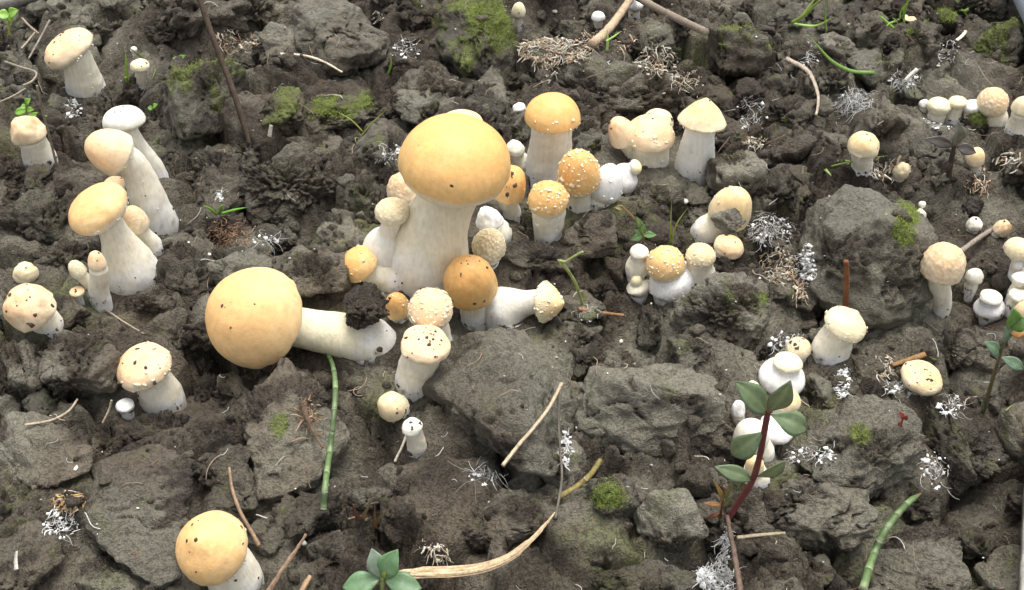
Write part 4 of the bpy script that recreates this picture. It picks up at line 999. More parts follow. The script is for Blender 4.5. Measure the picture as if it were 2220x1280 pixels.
plant('sprout', 'dark reddish sprig lying beside the foot of the green jointed stem', 'sprout', (752, 1118), [(752, 1116), (790, 1120), (828, 1136), (868, 1180)], 7,
      [(790, 1120, 764, 1094, 14, 4, (.13, .05, .04)), (800, 1122, 806, 1086, 11, 4, (.16, .12, .06)), (828, 1136, 848, 1100, 11, 4, (.15, .12, .06)), (828, 1136, 812, 1092, 9, 4, (.16, .08, .04))], (.15, .1, .05), (.2, .16, .1), (.13, .085, .045), lean=30)
# thin bare vine
plant('vine', 'thin forked green vine arching beside the pointed scaly cap', 'vine', (1266, 662), [(1268, 664), (1250, 620), (1232, 588), (1214, 567), (1226, 568), (1242, 558), (1264, 546)], 7, [(1216, 567, 1208, 563, 6, 1)], (.24, .30, .09), (.3, .36, .14), (.26, .31, .10), lean=4, stem_top=.8)

# grass: each tuft a thing, each blade a part
def tuft(label, base, blades, col=(.10, .24, .04), lean=8):
    B = hit(base[0], base[1], ZM); d = np.array([0, -math.sin(math.radians(lean)), math.cos(math.radians(lean))]); n = np.cross(RIGHT, d)
    s = FPX / np.dot(B - CAM, FWD)
    root = bpy.data.objects.new('grass_tuft', None); COL.objects.link(root); root.location = B; root.empty_display_size = .01
    tag(root, label, 'grass', 'grass growing between the clods')
    for bl in blades:
        pts, wd = bl[:-1], bl[-1]
        P = np.array([on_plane(B, n, *p) for p in pts]); P += np.linspace(0, 1, len(P))[:, None] * RS.normal(size=3) * .008
        C = catmull(P, 6 * len(P)); t = np.linspace(0, 1, len(C))
        R = wd / s / 2 * np.clip(1.15 * (1 - t ** 2.2), 0.08, 1)
        V, F = tube(C, R, 6, True, .22, flatdir=np.array([0.25, -.7, .66]))
        c = np.array(col) * RS.uniform(.75, 1.25) * (1 - .25 * (1 - t))[:, None] + np.array((.05, .03, 0)) * RS.rand()
        link('blade', mk_mesh('blade', V - B, F, True, LEAFM, cols=np.clip(np.vstack([np.repeat(c, 6, 0), c[:1], c[-1:]]), 0, 1)), root)
    return root
tuft('small tuft of three bright grass blades beside pale mycelium', (474, 466), [[(470, 466), (464, 445), (457, 428), 7], [(476, 464), (476, 440), (480, 422), 8], [(480, 463), (490, 450), (496, 440), 6]], (.15, .38, .04))
tuft('tuft of two thin yellow-green blades behind the golden scaly button', (1453, 530), [[(1453, 530), (1448, 500), (1444, 466), 5], [(1455, 530), (1460, 490), (1478, 455), 5]], (.22, .30, .07))
tuft('long arching grass blade with shorter ones near the mossy clods', (1896, 158), [[(1896, 158), (1850, 142), (1812, 108), (1785, 62), (1766, 22), 9], [(1792, 70), (1808, 40), (1834, -8), 6], [(1716, 50), (1742, 34), (1765, 10), (1788, -10), 8], [(1720, 52), (1752, 46), (1775, 16), 6], [(1730, 46), (1750, 20), (1770, -8), 5]], (.19, .34, .06))
tuft('fine grass and weeds on the far edge of the bed near the pale petal scrap', (1945, 76), [[(1938, 62), (1918, 28), (1902, -4), 7], [(1958, 40), (1962, 16), (1966, -6), 6], [(1950, 44), (1955, 30), (1975, 14), 8], [(1944, 46), (1925, 40), (1912, 36), 6], [(1960, 50), (1968, 30), (1984, 24), 7], [(1946, 52), (1942, 30), (1930, 4), 6]], (.17, .36, .05))
tuft('slender grass blades behind the low moss-topped lump', (2110, 44), [[(2118, 62), (2100, 28), (2090, -2), 5], [(2100, 20), (2096, 8), (2088, -10), 8]], (.12, .22, .04))
tuft('bent grass blade crossing the ragged yellow cap', (1798, 358), [[(1798, 362), (1828, 346), (1868, 328), (1908, 315), 5], [(1776, 362), (1790, 352), (1802, 348), 10], [(1816, 350), (1834, 372), (1843, 398), 6]], (.21, .32, .07))
tuft('broad pale green blade lying on the mossy rim of the slab', (1918, 464), [[(1918, 466), (1946, 446), (1980, 428), 12]], (.26, .33, .12))
tuft('short green blade in the hollow behind the mossy rim', (2034, 426), [[(2036, 428), (2018, 408), (1994, 388), 9]], (.11, .24, .05))
tuft('short grass blade beside the tiny cream mushroom', (276, 178), [[(276, 180), (274, 160), (272, 140), 9], [(278, 178), (284, 165), (288, 160), 6]], (.20, .34, .06))
tuft('thin grass blade beside the big smooth clay block', (842, 160), [[(842, 162), (840, 128), (832, 90), 6]], (.17, .34, .05))
tuft('sparse yellow-green grass on the long mossy lump', (780, 300), [[(780, 302), (782, 270), (778, 240), 4], [(782, 296), (792, 272), (806, 250), 4], [(778, 300), (772, 260), (776, 232), 3], [(786, 285), (780, 262), (766, 244), 3]], (.24, .30, .07))
tuft('thin green blade beside the ragged end of the slab', (2036, 780), [[(2036, 782), (2042, 760), (2048, 734), 6]], (.17, .26, .06))
tuft('yellow-green stalks at the edge of the shaded hollow', (2205, 890), [[(2222, 912), (2208, 895), (2192, 882), 7], [(2180, 892), (2200, 878), (2226, 860), 5]], (.20, .24, .07))
tuft('thin green sprig beside the far litter of straw', (1314, 112), [[(1316, 112), (1314, 88), (1308, 62), 7], [(1314, 90), (1322, 78), (1326, 66), 5]], (.22, .38, .08))
tuft('thin upright blades behind the tiny cream mushroom', (314, 128), [[(314, 130), (313, 108), (310, 84), 5], [(338, 150), (336, 132), (330, 126), 4]], (.16, .25, .06))
tuft('green stub of a shoot lying beside the rounded grey lump', (1500, 1060), [[(1460, 1062), (1500, 1056), (1538, 1050), 13]], (.17, .22, .06))

# jointed green stems
def horsetail(label, pts, wd, nseg, lift=.006):
    P = np.array([hit(*p, ZM) for p in pts]); s = FPX / np.dot(P[0] - CAM, FWD)
    P = P + np.array([0, 0, 1]) * (lift * np.sin(np.linspace(0.15, 2.9, len(P))) + wd / s * .5)[:, None]
    C = catmull(P, nseg * 8 + 1); root = bpy.data.objects.new('horsetail_stem', None); COL.objects.link(root); root.location = P[-1]; root.empty_display_size = .01
    tag(root, label, 'stem', 'jointed green stems')
    for k in range(nseg):
        seg = C[k * 8:k * 8 + 9]; r = wd / s / 2 * (0.66 + .26 * (k / nseg) ** .6)
        if k == 0: rr = np.linspace(.35, 1, 9) * r
        else: rr = r * (1 + .03 * np.cos(np.linspace(0, 2 * math.pi, 9)))
        V, F = tube(seg, rr, 12)
        g = np.array((.095, .150, .055)) * RS.uniform(.7, 1.35); t = np.linspace(0, 1, 9)[:, None]
        c = g * (.8 + .35 * t) + np.array((.05, .05, .035)) * (t > .72)
        if k == 0: c = np.array((.16, .10, .03)) * (1 - t) + g * t
        V = V + .10 * r * perlin(V * 500, 2)[:, None]
        link('segment', mk_mesh('segment', V - P[-1], F, True, LEAFM, cols=np.vstack([np.repeat(c, 12, 0), c[:1], c[-1:]])), root)
        j0 = C[k * 8 + 8]; dv = (C[k * 8 + 8] - C[k * 8 + 7]); dv /= np.linalg.norm(dv)
        Vj, Fj = tube(np.array([j0 - dv * r * .35, j0, j0 + dv * r * .35]), np.array([1.0, 1.07, 1.0]) * r, 12)
        link('joint', mk_mesh('joint', Vj - P[-1], Fj, True, LEAFM, cols=np.tile((.20, .22, .13) if k % 4 else (.27, .27, .20), (len(Vj), 1))), root)
horsetail('long jointed green stem arched over the broad pale slab', [(668, 740), (698, 768), (722, 812), (732, 870), (729, 940), (720, 1010), (710, 1070), (704, 1116)], 13, 11, .012)
horsetail('shorter jointed green sprout rising from the low grey-brown slab', [(1992, 1082), (1952, 1128), (1908, 1188), (1882, 1238), (1866, 1292)], 19, 8, .014)

# ---------------------------------------------------------------- dry sticks, straw and roots
def settle(P, pts, deg=1):
    # stiff stalks do not follow every bump: even out their height
    t = np.linspace(0, 1, len(P)); z = np.polyval(np.polyfit(t, P[:, 2], min(deg, len(P) - 1)), t)
    return np.array([CAM + ray(*q) * ((zz - CAM[2]) / ray(*q)[2]) for q, zz in zip(pts, z)])
def lay(P, nC, tol=.06):
    # bring a stiff stalk up out of the soil, until it lies on top of what it crosses
    for _ in range(30):
        C = catmull(P, nC)
        if np.mean(sample(ZM, C[:, 0], C[:, 1]) > C[:, 2] + .0004) < tol: break
        P = P + (CAM - P) / np.linalg.norm(CAM - P, axis=1)[:, None] * .0012
    return P, catmull(P, nC)
def stick(name, label, cat, pts, w0, w1, col, flat=1.0, lift=0.0, rise=None, group=None, sides=8, jag=.12, ends=None):
    if rise is not None:        # standing: base is the last point, the rest rises above it in a plane leaning by `rise` degrees
        B = hit(*pts[-1], ZM); d = np.array([0, -math.sin(math.radians(rise)), math.cos(math.radians(rise))]); n = np.cross(RIGHT, d)
        P = np.array([on_plane(B, n, *p) for p in pts]); P[-1] -= d * .006
    else: P = np.array([hit(*p, ZM) for p in pts])
    s = FPX / np.dot(P[-1] - CAM, FWD)
    if rise is None: P = P + np.array([0, 0, 1.0]) * (max(w0, w1) / s * .45 * flat + lift)
    nC = max(14, 10 * len(P)); C = catmull(P, nC); t = np.linspace(0, 1, nC)
    if rise is None: P, C = lay(settle(P, pts), nC)
    R = (w0 + (w1 - w0) * t) / s / 2
    V, F = tube(C, R, sides, True, flat, np.array([.1, -.3, 1.0]) if flat < 1 else None)
    sd = int(abs(pts[0][0]) * 3 + abs(pts[0][1])) % 997
    V = V + (V * 0 + 1) * 0
    ctr = np.vstack([np.repeat(C, sides, 0), C[:1], C[-1:]])
    V = ctr + (V - ctr) * (1 + jag * perlin(V * 260, sd) + jag * perlin(V * 900, sd + 1))[:, None]
    c = np.array(col) * (1 + .25 * perlin(C * 140, sd + 2))[:, None]
    cc = np.repeat(c, sides, 0) * (1 + .22 * np.tile(np.random.RandomState(sd).normal(size=sides), len(C)))[:, None]
    o = link(name, mk_mesh(name, V - P[-1], F, True, STRAWM, cols=np.clip(np.vstack([cc, c[:1], c[-1:]]), 0.01, .85)), None, P[-1])
    tag(o, label, cat, group)
    return o
STK = 'dry stalks and twigs on the soil'
stick('twig', 'dark weathered stick planted in the soil and leaning back', 'twig', [(424, -30), (452, 55), (480, 130), (508, 205), (541, 298)], 13, 12, (.085, .062, .045), rise=-25, group=STK)
stick('straw', 'pale dry stalk lying across the cracked grey slab', 'straw', [(1218, 832), (1192, 882), (1160, 925), (1125, 965), (1090, 1010)], 9, 9, (.36, .29, .20), lift=.003, group=STK)
stick('twig', 'thin dark stalk hanging down past the cracked slab', 'twig', [(1216, 840), (1211, 900), (1214, 970), (1218, 1040), (1204, 1125)], 5, 6, (.13, .115, .095), lift=.004, group=STK)
stick('sprout', 'bent shoot with a green tip and orange-brown foot', 'sprout', [(1302, 998), (1278, 1032), (1245, 1060), (1212, 1078)], 12, 15, (.20, .16, .06), lift=.003, group=STK)
stick('twig', 'reddish dry twig beside the golden cap with a raised centre', 'twig', [(497, 1014), (504, 1062), (522, 1112), (545, 1152), (562, 1184)], 7, 10, (.25, .17, .11), lift=.002, group=STK)
stick('twig', 'rough split twig standing up beside the golden cap', 'twig', [(664, 1158), (640, 1196), (612, 1236), (578, 1290)], 6, 14, (.24, .165, .11), lift=.006, group=STK, jag=.3)
stick('straw', 'short frayed splinter beside the rough split twig', 'straw', [(672, 1250), (660, 1270), (648, 1292)], 9, 16, (.30, .20, .12), lift=.006, group=STK, jag=.3)
stick('twig', 'thick grey-pink stick lying at the far edge of the bed', 'twig', [(1368, -14), (1420, 16), (1480, 46), (1530, 70)], 18, 17, (.27, .22, .17), lift=.012, group=STK)
stick('twig', 'thick tan stick propped against the grey-pink stick', 'twig', [(1372, -10), (1345, 30), (1318, 65), (1282, 98)], 17, 21, (.36, .27, .18), lift=.008, group=STK)
stick('husk', 'pale dry husk lying across the big smooth clay block', 'husk', [(608, 118), (640, 119), (672, 124), (705, 136), (742, 157)], 9, 5, (.50, .42, .32), flat=.5, lift=.003, group=STK, jag=.3)
stick('stub', 'rust-brown stub of a stem standing in the dark gap by the slab', 'stub', [(1834, 566), (1835, 610), (1836, 672)], 11, 14, (.20, .085, .040), rise=0, group=STK)
stick('straw', 'thin beige straw beside the foot of the leafy weed', 'straw', [(1598, 1166), (1650, 1160), (1702, 1156)], 8, 6, (.36, .29, .20), lift=.003, group=STK)
stick('root', 'thin pale root trailing from the small white stem', 'root', [(203, 660), (235, 676), (268, 698), (312, 724)], 6, 3, (.34, .28, .21), lift=.001, group=STK)
stick('straw', 'curved pale straw lying on the low slanting slab', 'straw', [(168, 866), (148, 892), (110, 912), (54, 922)], 5, 6, (.36, .30, .22), lift=.002, group=STK)
stick('straw', 'short pale straw beside the little sunken white button', 'straw', [(242, 868), (236, 890), (222, 918)], 5, 4, (.36, .30, .22), lift=.003, group=STK)
stick('straw', 'short white straw below the tiny white soiled mushroom', 'straw', [(884, 936), (872, 968), (856, 1002)], 5, 7, (.46, .42, .34), lift=.003, group=STK)
stick('straw', 'bent thin stalk near the leaning peach-capped mushroom', 'straw', [(10, 134), (45, 146), (78, 158), (70, 176), (50, 186)], 5, 5, (.34, .29, .23), lift=.003, group=STK)
stick('straw', 'thin stalk slanting down from the weathered board', 'straw', [(108, 44), (90, 78), (62, 128)], 5, 4, (.28, .24, .2), lift=.005, group=STK)
stick('straw', 'thin stalk crossing the slanting one near the board', 'straw', [(48, 40), (62, 55), (84, 74)], 5, 5, (.28, .22, .17), lift=.006, group=STK)
stick('straw', 'thin straw pointing away from the crossed stalks', 'straw', [(78, 68), (62, 88), (46, 106)], 5, 4, (.30, .25, .19), lift=.003, group=STK)
stick('straw', 'long thin stalk at the rim of the bed below the bent stalk', 'straw', [(-10, 226), (30, 208), (56, 192)], 5, 4, (.28, .24, .18), lift=.002, group=STK)
stick('straw', 'thin stalk leaning over the dented peach cap stem', 'straw', [(80, 186), (92, 240), (108, 300), (122, 362)], 5, 5, (.24, .20, .15), rise=5, group=STK)
stick('twig', 'orange-brown twig lying in front of the pointed scaly cap', 'twig', [(1254, 670), (1300, 678), (1352, 684)], 9, 7, (.30, .17, .09), lift=.001, group=STK)
stick('twig', 'short grey twig behind the wrinkled peach cap by the slab', 'twig', [(2154, 496), (2120, 518), (2080, 548)], 11, 12, (.26, .22, .18), lift=.003, group=STK)
stick('stalk', 'dead brown stalk with a pale fibrous top below the leafy weed', 'stalk', [(1576, 1118), (1586, 1170), (1596, 1225), (1606, 1295)], 11, 15, (.14, .10, .075), lift=.006, group=STK, jag=.25)
stick('root', 'branching pale root arching above the tangle of white threads', 'root', [(1706, 128), (1745, 150), (1762, 172), (1774, 210), (1770, 250)], 13, 5, (.40, .34, .27), lift=.006, group=STK, jag=.25)
stick('straw', 'orange-brown splinter behind the soil-flecked yellow cap', 'straw', [(2006, 768), (1975, 778), (1934, 792)], 13, 10, (.32, .19, .09), flat=.5, lift=.004, group=STK)
stick('straw', 'pale splinter standing beside the smooth grey clay', 'straw', [(36, 1196), (34, 1212), (35, 1236)], 6, 10, (.42, .40, .35), flat=.5, lift=.002, group=STK)
stick('straw', 'pale upright splinter beside the slanting narrow lump', 'straw', [(588, 272), (586, 284), (584, 296)], 8, 9, (.45, .42, .34), flat=.5, lift=.004, group=STK)
stick('straw', 'short pale splinter pushing out of the white threads', 'straw', [(1988, 150), (1976, 160), (1962, 174)], 8, 5, (.55, .53, .47), flat=.5, lift=.006, group=STK)
stick('petal', 'pale yellow papery scrap near the far grass', 'scrap', [(1960, 36), (1970, 42), (1984, 40)], 18, 14, (.62, .47, .30), flat=.25, lift=.004, group=STK)
stick('straw', 'pale papery scrap standing by the tall mossy block', 'straw', [(2094, 68), (2086, 78), (2074, 88)], 8, 7, (.60, .55, .44), flat=.4, lift=.005, group=STK)
stick('root', 'root tuft hanging on the broad pale slab', 'root', [(656, 872), (664, 900), (676, 930), (700, 972)], 16, 4, (.13, .085, .055), lift=.004, group=STK, jag=.4)
# the long flat straw: several split strands twisted together
def long_straw():
    pts = [(858, 1243), (915, 1240), (985, 1238), (1050, 1228), (1105, 1206), (1150, 1172), (1182, 1138), (1205, 1108)]
    P = np.array([hit(*p, ZM) for p in pts]); P[:, 2] += .004; P = settle(P, pts)
    P, C = lay(P, 90, .02); P = P + (CAM - P) / np.linalg.norm(CAM - P, axis=1)[:, None] * .004
    P, C = lay(P, 90); s = FPX / np.dot(P[3] - CAM, FWD); t = np.linspace(0, 1, 90)
    T, N, Bn = frames(C); sd_ = np.cross(T, np.array([0, -.3, 1.0])); sd_ /= np.linalg.norm(sd_, axis=1)[:, None]
    o = bpy.data.objects.new('straw', None); COL.objects.link(o); o.location = P[3]; o.empty_display_size = .01
    tag(o, 'long curved strip of flat split straw beside the rosette of leaves', 'straw', STK)
    for k in range(9):
        f = (k - 4) / 4.0; wdt = (23 - 17 * t ** 1.4) / s / 2
        i0 = RS.randint(0, 6); i1 = 90 - int(abs(f) * 22) - RS.randint(0, 14); i0 = RS.randint(0, 11)
        Q = C + sd_ * (f * wdt * .85)[:, None] + np.array([0, 0, 1]) * (-.0006 * f * f + .0002 * (k % 2) + .0005 * perlin(C * 60 + k * 7, 5))[:, None]
        Vq, Fq = tube(Q[i0:i1], (wdt * .26 + .0003)[i0:i1] * np.concatenate([np.linspace(.3, 1, 4), np.ones(i1 - i0 - 8), np.linspace(1, .2, 4)]), 7, True, .35, np.array([0, -.3, 1.0]))
        cc = np.array((.56, .42, .26)) * RS.uniform(.78, 1.12)
        link('strand', mk_mesh('strand', Vq - P[3], Fq, True, STRAWM, cols=np.clip(np.tile(cc, (len(Vq), 1)) * (1 + .3 * perlin(Vq * 150, k))[:, None], .02, .8)), o)
long_straw()

# ---------------------------------------------------------------- litter and mycelium
def walk(rs, P0, n, step, up=0.0, curl=.5, z0=.0004):
    a = rs.uniform(0, 6.28); p = P0.copy(); out = []; h = 0.0; va = rs.normal() * .2
    for i in range(n):
        out.append(p.copy()); va = .7 * va + rs.normal() * curl * .5; a += va
        p = p + np.array([math.cos(a), math.sin(a), 0]) * step; h = max(0, h + rs.normal() * up)
        zn = float(sample(ZM, p[0], p[1])) + z0 + h
        if zn > out[-1][2] + 1.2 * step: break
        p[2] = max(zn, out[-1][2] - .55 * step)
    while len(out) < 3: out.append(out[-1] + np.array([step * .3, 0, step * .2]))
    out = np.array(out)
    out[1:-1, 2] = np.maximum(out[1:-1, 2], (out[:-2, 2] + out[2:, 2]) / 2)
    return out
def litter(name, label, cat, cx, cy, rw, rh, n, length, rad, cols, seed, up=.0012, curl=.5, spread=.8, blobs=0, sides=3, kind='stuff'):
    rs = np.random.RandomState(seed); parts = []; cl = []; white = cols[0][2] > .5
    if white: n = int(n * 2.0); length *= .75; blobs = int(blobs * 1.3) + 10
    else: n = int(n * 2.2); length *= .55; curl = .25
    for i in range(n):
        r = rs.rand() ** .8 if spread else 0; th = rs.uniform(0, 6.28)
        P0 = hit(cx + rw * r * math.cos(th), cy + rh * r * math.sin(th), ZM)
        L = length * rs.uniform(.4, 1.3); m = 7
        pth = walk(rs, P0 + np.array([0, 0, .0006 + abs(rs.normal()) * up]), m, L / m, up, curl)
        C = catmull(pth, 9); R = rad * (.66 if white else .9) * rs.uniform(.4, 1.5) * np.linspace(1, .45, 9)
        V, F = tube(C, R if white else R * rs.uniform(.8, 2.2), sides, True, 1.0 if white else .4, None if white else rs.normal(size=3)); parts.append((V, F)); cl.append(np.tile(np.array(cols[rs.randint(len(cols))]) * rs.uniform(.75, 1.15), (len(V), 1)))
    for i in range(blobs):
        r = math.sqrt(rs.rand()); th = rs.uniform(0, 6.28); P0 = hit(cx + rw * r * math.cos(th), cy + rh * r * math.sin(th), ZM)
        V, F = lumps([P0], [np.array([0, 0, 1.0])], [rs.uniform(.0004, .0015)], rs, .6, 1, .4); parts.append((V, F)); cl.append(np.tile(np.array(cols[0]), (len(V), 1)))
    V, F = join(parts); B = hit(cx, cy, ZM)
    o = link(name, mk_mesh(name, V - B, F, True, STRAWM if cols[0][2] < .5 else MYCM, cols=np.clip(np.vstack(cl), 0, .86)), None, B)
    tag(o, label, cat, kind=kind); return o
BEI = [(.52, .40, .29), (.60, .50, .38), (.36, .24, .16), (.64, .57, .46), (.44, .30, .20)]
PAL = [(.60, .55, .45), (.66, .63, .55), (.46, .36, .25), (.40, .30, .20)]
WHT = [(.80, .80, .78), (.82, .82, .80), (.66, .65, .61)]
RED = [(.22, .13, .08), (.30, .19, .12), (.16, .09, .06)]
litter('straw_litter', 'bed of beige chopped straw beside the moss-covered block', 'straw', 1200, 112, 78, 28, 240, .016, .0006, PAL, 1, blobs=70)
litter('straw_litter', 'tongue of beige straw hanging down below the straw bed', 'straw', 1185, 150, 30, 35, 45, .014, .0005, PAL, 2)
litter('straw_litter', 'beige straw crumbs at the foot of the propped tan stick', 'straw', 1280, 92, 30, 22, 50, .013, .0006, BEI, 3)
litter('straw_litter', 'clump of beige straw on the edge of the broad rough lump', 'straw', 1425, 132, 44, 32, 120, .013, .0006, PAL, 4, blobs=40)
litter('straw_litter', 'pale fibres running down behind the pointed yellow cap', 'straw', 1488, 175, 36, 24, 55, .014, .0004, PAL, 5, blobs=8)
litter('straw_litter', 'heap of pale straw fibres below the white mould patch', 'straw', 1690, 585, 42, 42, 190, .012, .0005, PAL, 6, up=.003)
litter('straw_litter', 'brown straw ends trailing from the heap of pale fibres', 'straw', 1735, 632, 20, 24, 30, .014, .0006, BEI, 7)
litter('mycelium', 'grey-white mould patch above the heap of pale fibres', 'mycelium', 1672, 500, 48, 36, 130, .012, .00028, WHT, 8, up=.0015, blobs=40)
litter('mycelium', 'white threads beside the heap of pale fibres', 'mycelium', 1752, 575, 18, 44, 60, .010, .00026, WHT, 9, blobs=22)
litter('straw_litter', 'scatter of pinkish straw beside the leaning dark stick', 'straw', 510, 92, 50, 26, 70, .012, .0005, BEI, 10)
litter('straw_litter', 'reddish root fibres behind the large tipped golden cap', 'roots', 500, 506, 52, 34, 90, .014, .0004, RED, 11)
litter('straw_litter', 'orange and white litter scrap beside the flat grey lump', 'straw', 150, 1092, 38, 22, 50, .010, .0006, [(.5, .33, .14), (.6, .5, .35), (.45, .3, .18)], 12, blobs=5)
litter('mycelium', 'white mould scraps near the orange litter', 'mycelium', 130, 1135, 40, 36, 34, .010, .0005, WHT, 13, blobs=16)
litter('straw_litter', 'pale litter around the small lumpy button', 'straw', 1925, 368, 52, 26, 70, .013, .0005, PAL, 14, blobs=14)
litter('straw_litter', 'beige straw scraps beneath the cream oval cap', 'straw', 2122, 400, 36, 30, 34, .014, .0006, BEI, 15)
litter('straw_litter', 'papery straw scraps at the end of the hollow', 'straw', 2180, 350, 36, 30, 26, .013, .0008, PAL, 16)
litter('straw_litter', 'straw scraps beside the soil-flecked yellow cap', 'straw', 1922, 800, 34, 26, 60, .013, .0004, PAL, 17)
litter('mycelium', 'white mould at the foot of the soil-flecked yellow cap', 'mycelium', 1965, 842, 50, 14, 60, .010, .00028, WHT, 18, blobs=26)
litter('mycelium', 'tangle of fine white threads on the bare crumbs', 'mycelium', 1850, 222, 44, 28, 110, .018, .00027, WHT, 19, up=.0015)
litter('mycelium', 'white threads by the branching pale root', 'mycelium', 1745, 118, 36, 26, 44, .013, .00030, WHT, 20)
litter('mycelium', 'white threads beside the pale splinter', 'mycelium', 1962, 178, 34, 20, 40, .012, .00026, WHT, 21)
litter('mycelium', 'white mould flecks near the papery scrap', 'mycelium', 2052, 118, 26, 26, 22, .010, .0004, WHT, 22, blobs=5)
litter('mycelium', 'white granular mould below the stout rough stem', 'mycelium', 1828, 832, 16, 34, 34, .008, .0005, WHT, 23, blobs=70)
litter('mycelium', 'white mould patch beside the dead brown stalk', 'mycelium', 1556, 1256, 46, 34, 100, .012, .0004, WHT, 24, blobs=60)
litter('mycelium', 'white peeling mould along the dead brown stalk', 'mycelium', 1574, 1182, 10, 44, 40, .010, .0005, WHT, 25, blobs=16)
litter('mycelium', 'web of white threads over the dark hole under the slab', 'mycelium', 1055, 1034, 42, 20, 18, .026, .00022, WHT, 26, up=.002, curl=.2)
litter('mycelium', 'white threads on the soil behind the tipped golden cap', 'mycelium', 578, 524, 30, 14, 14, .014, .00030, WHT, 27)
litter('mycelium', 'white mould flecks next to the grass tuft', 'mycelium', 496, 428, 26, 14, 22, .008, .0004, WHT, 28, blobs=22)
litter('mycelium', 'white mould by the orange-brown twig', 'mycelium', 1270, 684, 18, 14, 18, .010, .0003, WHT, 29, blobs=9)
litter('mycelium', 'white threads on the moss-spotted lump', 'mycelium', 1755, 985, 60, 24, 34, .010, .00026, WHT, 30, blobs=10)
litter('mycelium', 'white threads strung over the crumbly dark bank', 'mycelium', 2025, 1020, 34, 40, 34, .011, .00028, WHT, 31, blobs=8)
litter('mycelium', 'white threads running from the soil-flecked cap', 'mycelium', 2062, 880, 30, 24, 24, .012, .00030, WHT, 32, blobs=10)
litter('mycelium', 'white mould beside the thin dark stalk', 'mycelium', 1228, 975, 14, 40, 26, .008, .0004, WHT, 33, blobs=14)
litter('mycelium', 'white mould on the row of buttons below the mossy block', 'mycelium', 2050, 262, 50, 20, 44, .010, .0003, WHT, 34, blobs=26)
litter('mycelium', 'white mould around the foot of the leaning peach mushroom', 'mycelium', 158, 236, 18, 22, 20, .007, .0005, WHT, 35, blobs=24)
litter('mycelium', 'white threads near the upright tan mushroom', 'mycelium', 1630, 250, 36, 40, 40, .014, .00028, WHT, 36)
litter('straw_litter', 'pale scraps beside the grey-faced lump', 'straw', 1640, 312, 34, 16, 34, .010, .0005, PAL, 37)
litter('straw_litter', 'pale litter beside the wide rosette and long straw', 'straw', 940, 1198, 34, 22, 18, .012, .0004, PAL, 38, blobs=12)
litter('straw_litter', 'hair-like roots spread over the broad pale slab', 'roots', 668, 915, 26, 44, 34, .020, .00036, [(.26, .17, .10), (.36, .27, .18)], 39)
litter('mycelium', 'white threads beneath the pale wrinkled button under soil', 'mycelium', 1702, 745, 34, 26, 26, .010, .0003, WHT, 40, blobs=10)
litter('straw_litter', 'brown straw fragments in front of the propped tan stick', 'straw', 1345, 95, 30, 30, 24, .012, .0005, BEI, 41)
litter('mycelium', 'white threads behind the largest tan cap', 'mycelium', 880, 110, 30, 24, 20, .012, .0003, WHT, 42, blobs=8)
litter('mycelium', 'white threads beside the largest tan cap', 'mycelium', 845, 335, 34, 24, 24, .012, .00026, WHT, 43)
litter('straw_litter', 'pale litter behind the big smooth clay block', 'straw', 820, 38, 16, 14, 16, .007, .0007, PAL, 44, blobs=10)
# bits that lie about everywhere
def sprinkle(name, n, seed, mk):
    rs = np.random.RandomState(seed); parts = []; cl = []
    for i in range(n):
        x, y = rs.uniform(-.48, .48), rs.uniform(-.24, .42); p = np.array([x, y, float(sample(ZM, x, y))])
        X, Y, Z = project(p)
        if any(m[0] - 6 < X[0] < m[2] + 6 and m[1] - 6 < Y[0] < m[3] + 6 and Z[0] < m[4] + .005 for m in MUSH): continue
        V, F, c = mk(rs, p); parts.append((V, F)); cl.append(np.tile(c, (len(V), 1)))
    V, F = join(parts)
    o = link(name, mk_mesh(name, V, F, True, MYCM, cols=np.clip(np.vstack(cl), 0, .85)), ground); tag(o, kind='stuff')
def _fleck(rs, p):
    V, F = lumps([p + np.array([0, 0, .0003])], [np.array([0, 0, 1.0])], [math.exp(rs.normal(-7.6, .5))], rs, .6, 1, .3); return V, F, np.array((.62, .60, .54)) * rs.uniform(.6, 1.2)
def _fibre(rs, p):
    C = catmull(walk(rs, p + np.array([0, 0, .0005]), 6, rs.uniform(.001, .0035), .0008, .4), 10)
    V, F = tube(C, rs.uniform(.00014, .00034), 4); return V, F, np.array(((.30, .23, .16), (.40, .34, .26), (.20, .13, .09), (.55, .53, .48))[rs.randint(4)])
sprinkle('white_flecks', 120, 3, _fleck)
sprinkle('root_fibres', 520, 4, _fibre)
def _thread(rs, p):
    k = perlin(np.array([[p[0] * 11, p[1] * 11, 3.0]]), 91)[0] + .35 * p[0]
    if k < .10: return _fleck(rs, p)
    C = catmull(walk(rs, p + np.array([0, 0, .0004]), 6, rs.uniform(.0006, .0018), .0005, .7), 11)
    V, F = tube(C, rs.uniform(.00008, .00016), 4); return V, F, np.array((.70, .78, .75)) * rs.uniform(.7, 1.05)
sprinkle('mycelium_threads', 480, 5, _thread)

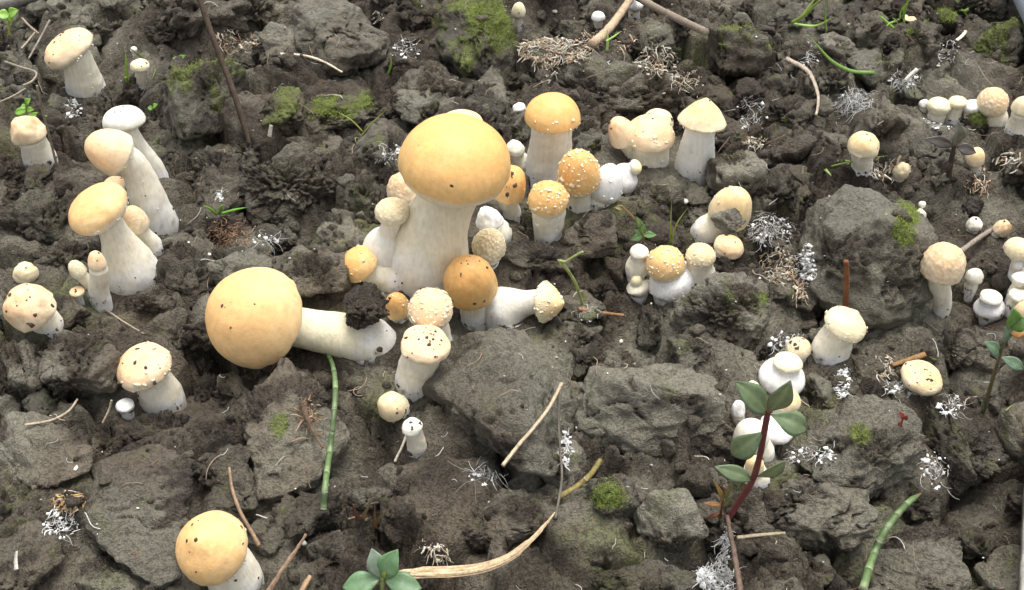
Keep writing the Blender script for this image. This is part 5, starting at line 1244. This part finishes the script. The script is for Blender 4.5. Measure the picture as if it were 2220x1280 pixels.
# ---------------------------------------------------------------- edging at the border of the bed
def pipe(name, label, cat, pts, wd, col, lift, hollow=.86, sides=28):
    P = np.array([hit(*p) for p in pts]); s = FPX / np.dot(P[-1] - CAM, FWD); r = wd / s / 2
    d = P[-1] - P[0]; P = np.array([P[0] - d * .8, P[0], P[-1], P[-1] + d * .6]); P[:, 2] = P[:, 2].mean() + r * .7 + lift
    C = catmull(P, 30); Vo, Fo = tube(C, r, sides, False); Vi, Fi = tube(C, r * hollow, sides, False)
    n = len(Vo); e = (len(C) - 1) * sides; j = np.arange(sides); j2 = (j + 1) % sides
    ring = np.vstack([np.stack([j, n + j, n + j2], -1), np.stack([j, n + j2, j2], -1), np.stack([e + j, n + e + j2, n + e + j], -1), np.stack([e + j, e + j2, n + e + j2], -1)])
    V = np.vstack([Vo, Vi]); F = np.vstack([Fo, Fi[:, ::-1] + n, ring])
    o = link(name, mk_mesh(name, V - C[0], F, True, PLASTM, cols=np.tile(col, (len(V), 1))), None, C[0]); tag(o, label, cat)
pipe('plastic_pipe', 'grey-blue plastic pipe lying at the corner of the bed behind the tall mossy block', 'pipe', [(2205, -60), (2273, 120)], 110, (.36, .40, .44), .004)
def board(name, label, pts, wd, thick, col, lift):
    P = np.array([hit(*p) for p in pts]); s = FPX / np.dot(P[0] - CAM, FWD); d = P[1] - P[0]; d[2] = 0
    A = P[0] - d * .6; Bp = P[1] + d * .6; z = P[:, 2].mean() + lift; A[2] = Bp[2] = z
    L = np.linalg.norm(Bp - A); u = (Bp - A) / L; v = np.array([-u[1], u[0], 0]); w_ = wd / s / 2; h = thick
    bm = bmesh.new(); bmesh.ops.create_cube(bm, size=1.0)
    for q in bm.verts: q.co = Vector(((q.co.x) * L, (q.co.y) * 2 * w_, q.co.z * h))
    bmesh.ops.subdivide_edges(bm, edges=[e for e in bm.edges if abs(e.verts[0].co.x - e.verts[1].co.x) > L * .5], cuts=40)
    bmesh.ops.bevel(bm, geom=[e for e in bm.edges if len(e.link_faces) == 2 and e.calc_face_angle(0) > .7], offset=h * .18, segments=2, affect='EDGES')
    bmesh.ops.triangulate(bm, faces=bm.faces[:])
    V = np.array([q.co[:] for q in bm.verts]); F = np.array([[q.index for q in f.verts] for f in bm.faces]); bm.free()
    V = V + .0012 * np.stack([perlin(V * 50, 1), perlin(V * 50, 2), perlin(V * 50, 3)], -1)
    V = np.outer(V[:, 0], u) + np.outer(V[:, 1], v) + np.outer(V[:, 2], np.array([0, 0, 1.0]))
    c = np.array(col) * (1 + .25 * perlin(V * np.array([1, 1, 1]) * 180, 5))[:, None]
    o = link(name, mk_mesh(name, V, F, False, STRAWM, cols=np.clip(c, .02, .8)), None, (A + Bp) / 2); tag(o, label, 'board')
board('wooden_board', 'pale weathered board lying by the bright green curled seedling', [(-40, 62), (80, 14)], 75, .014, (.38, .36, .33), .020)
board('wooden_board', 'pale grey board at the edge of the dark hollow', [(2240, 1040), (2212, 1300)], 66, .014, (.38, .36, .32), .028)
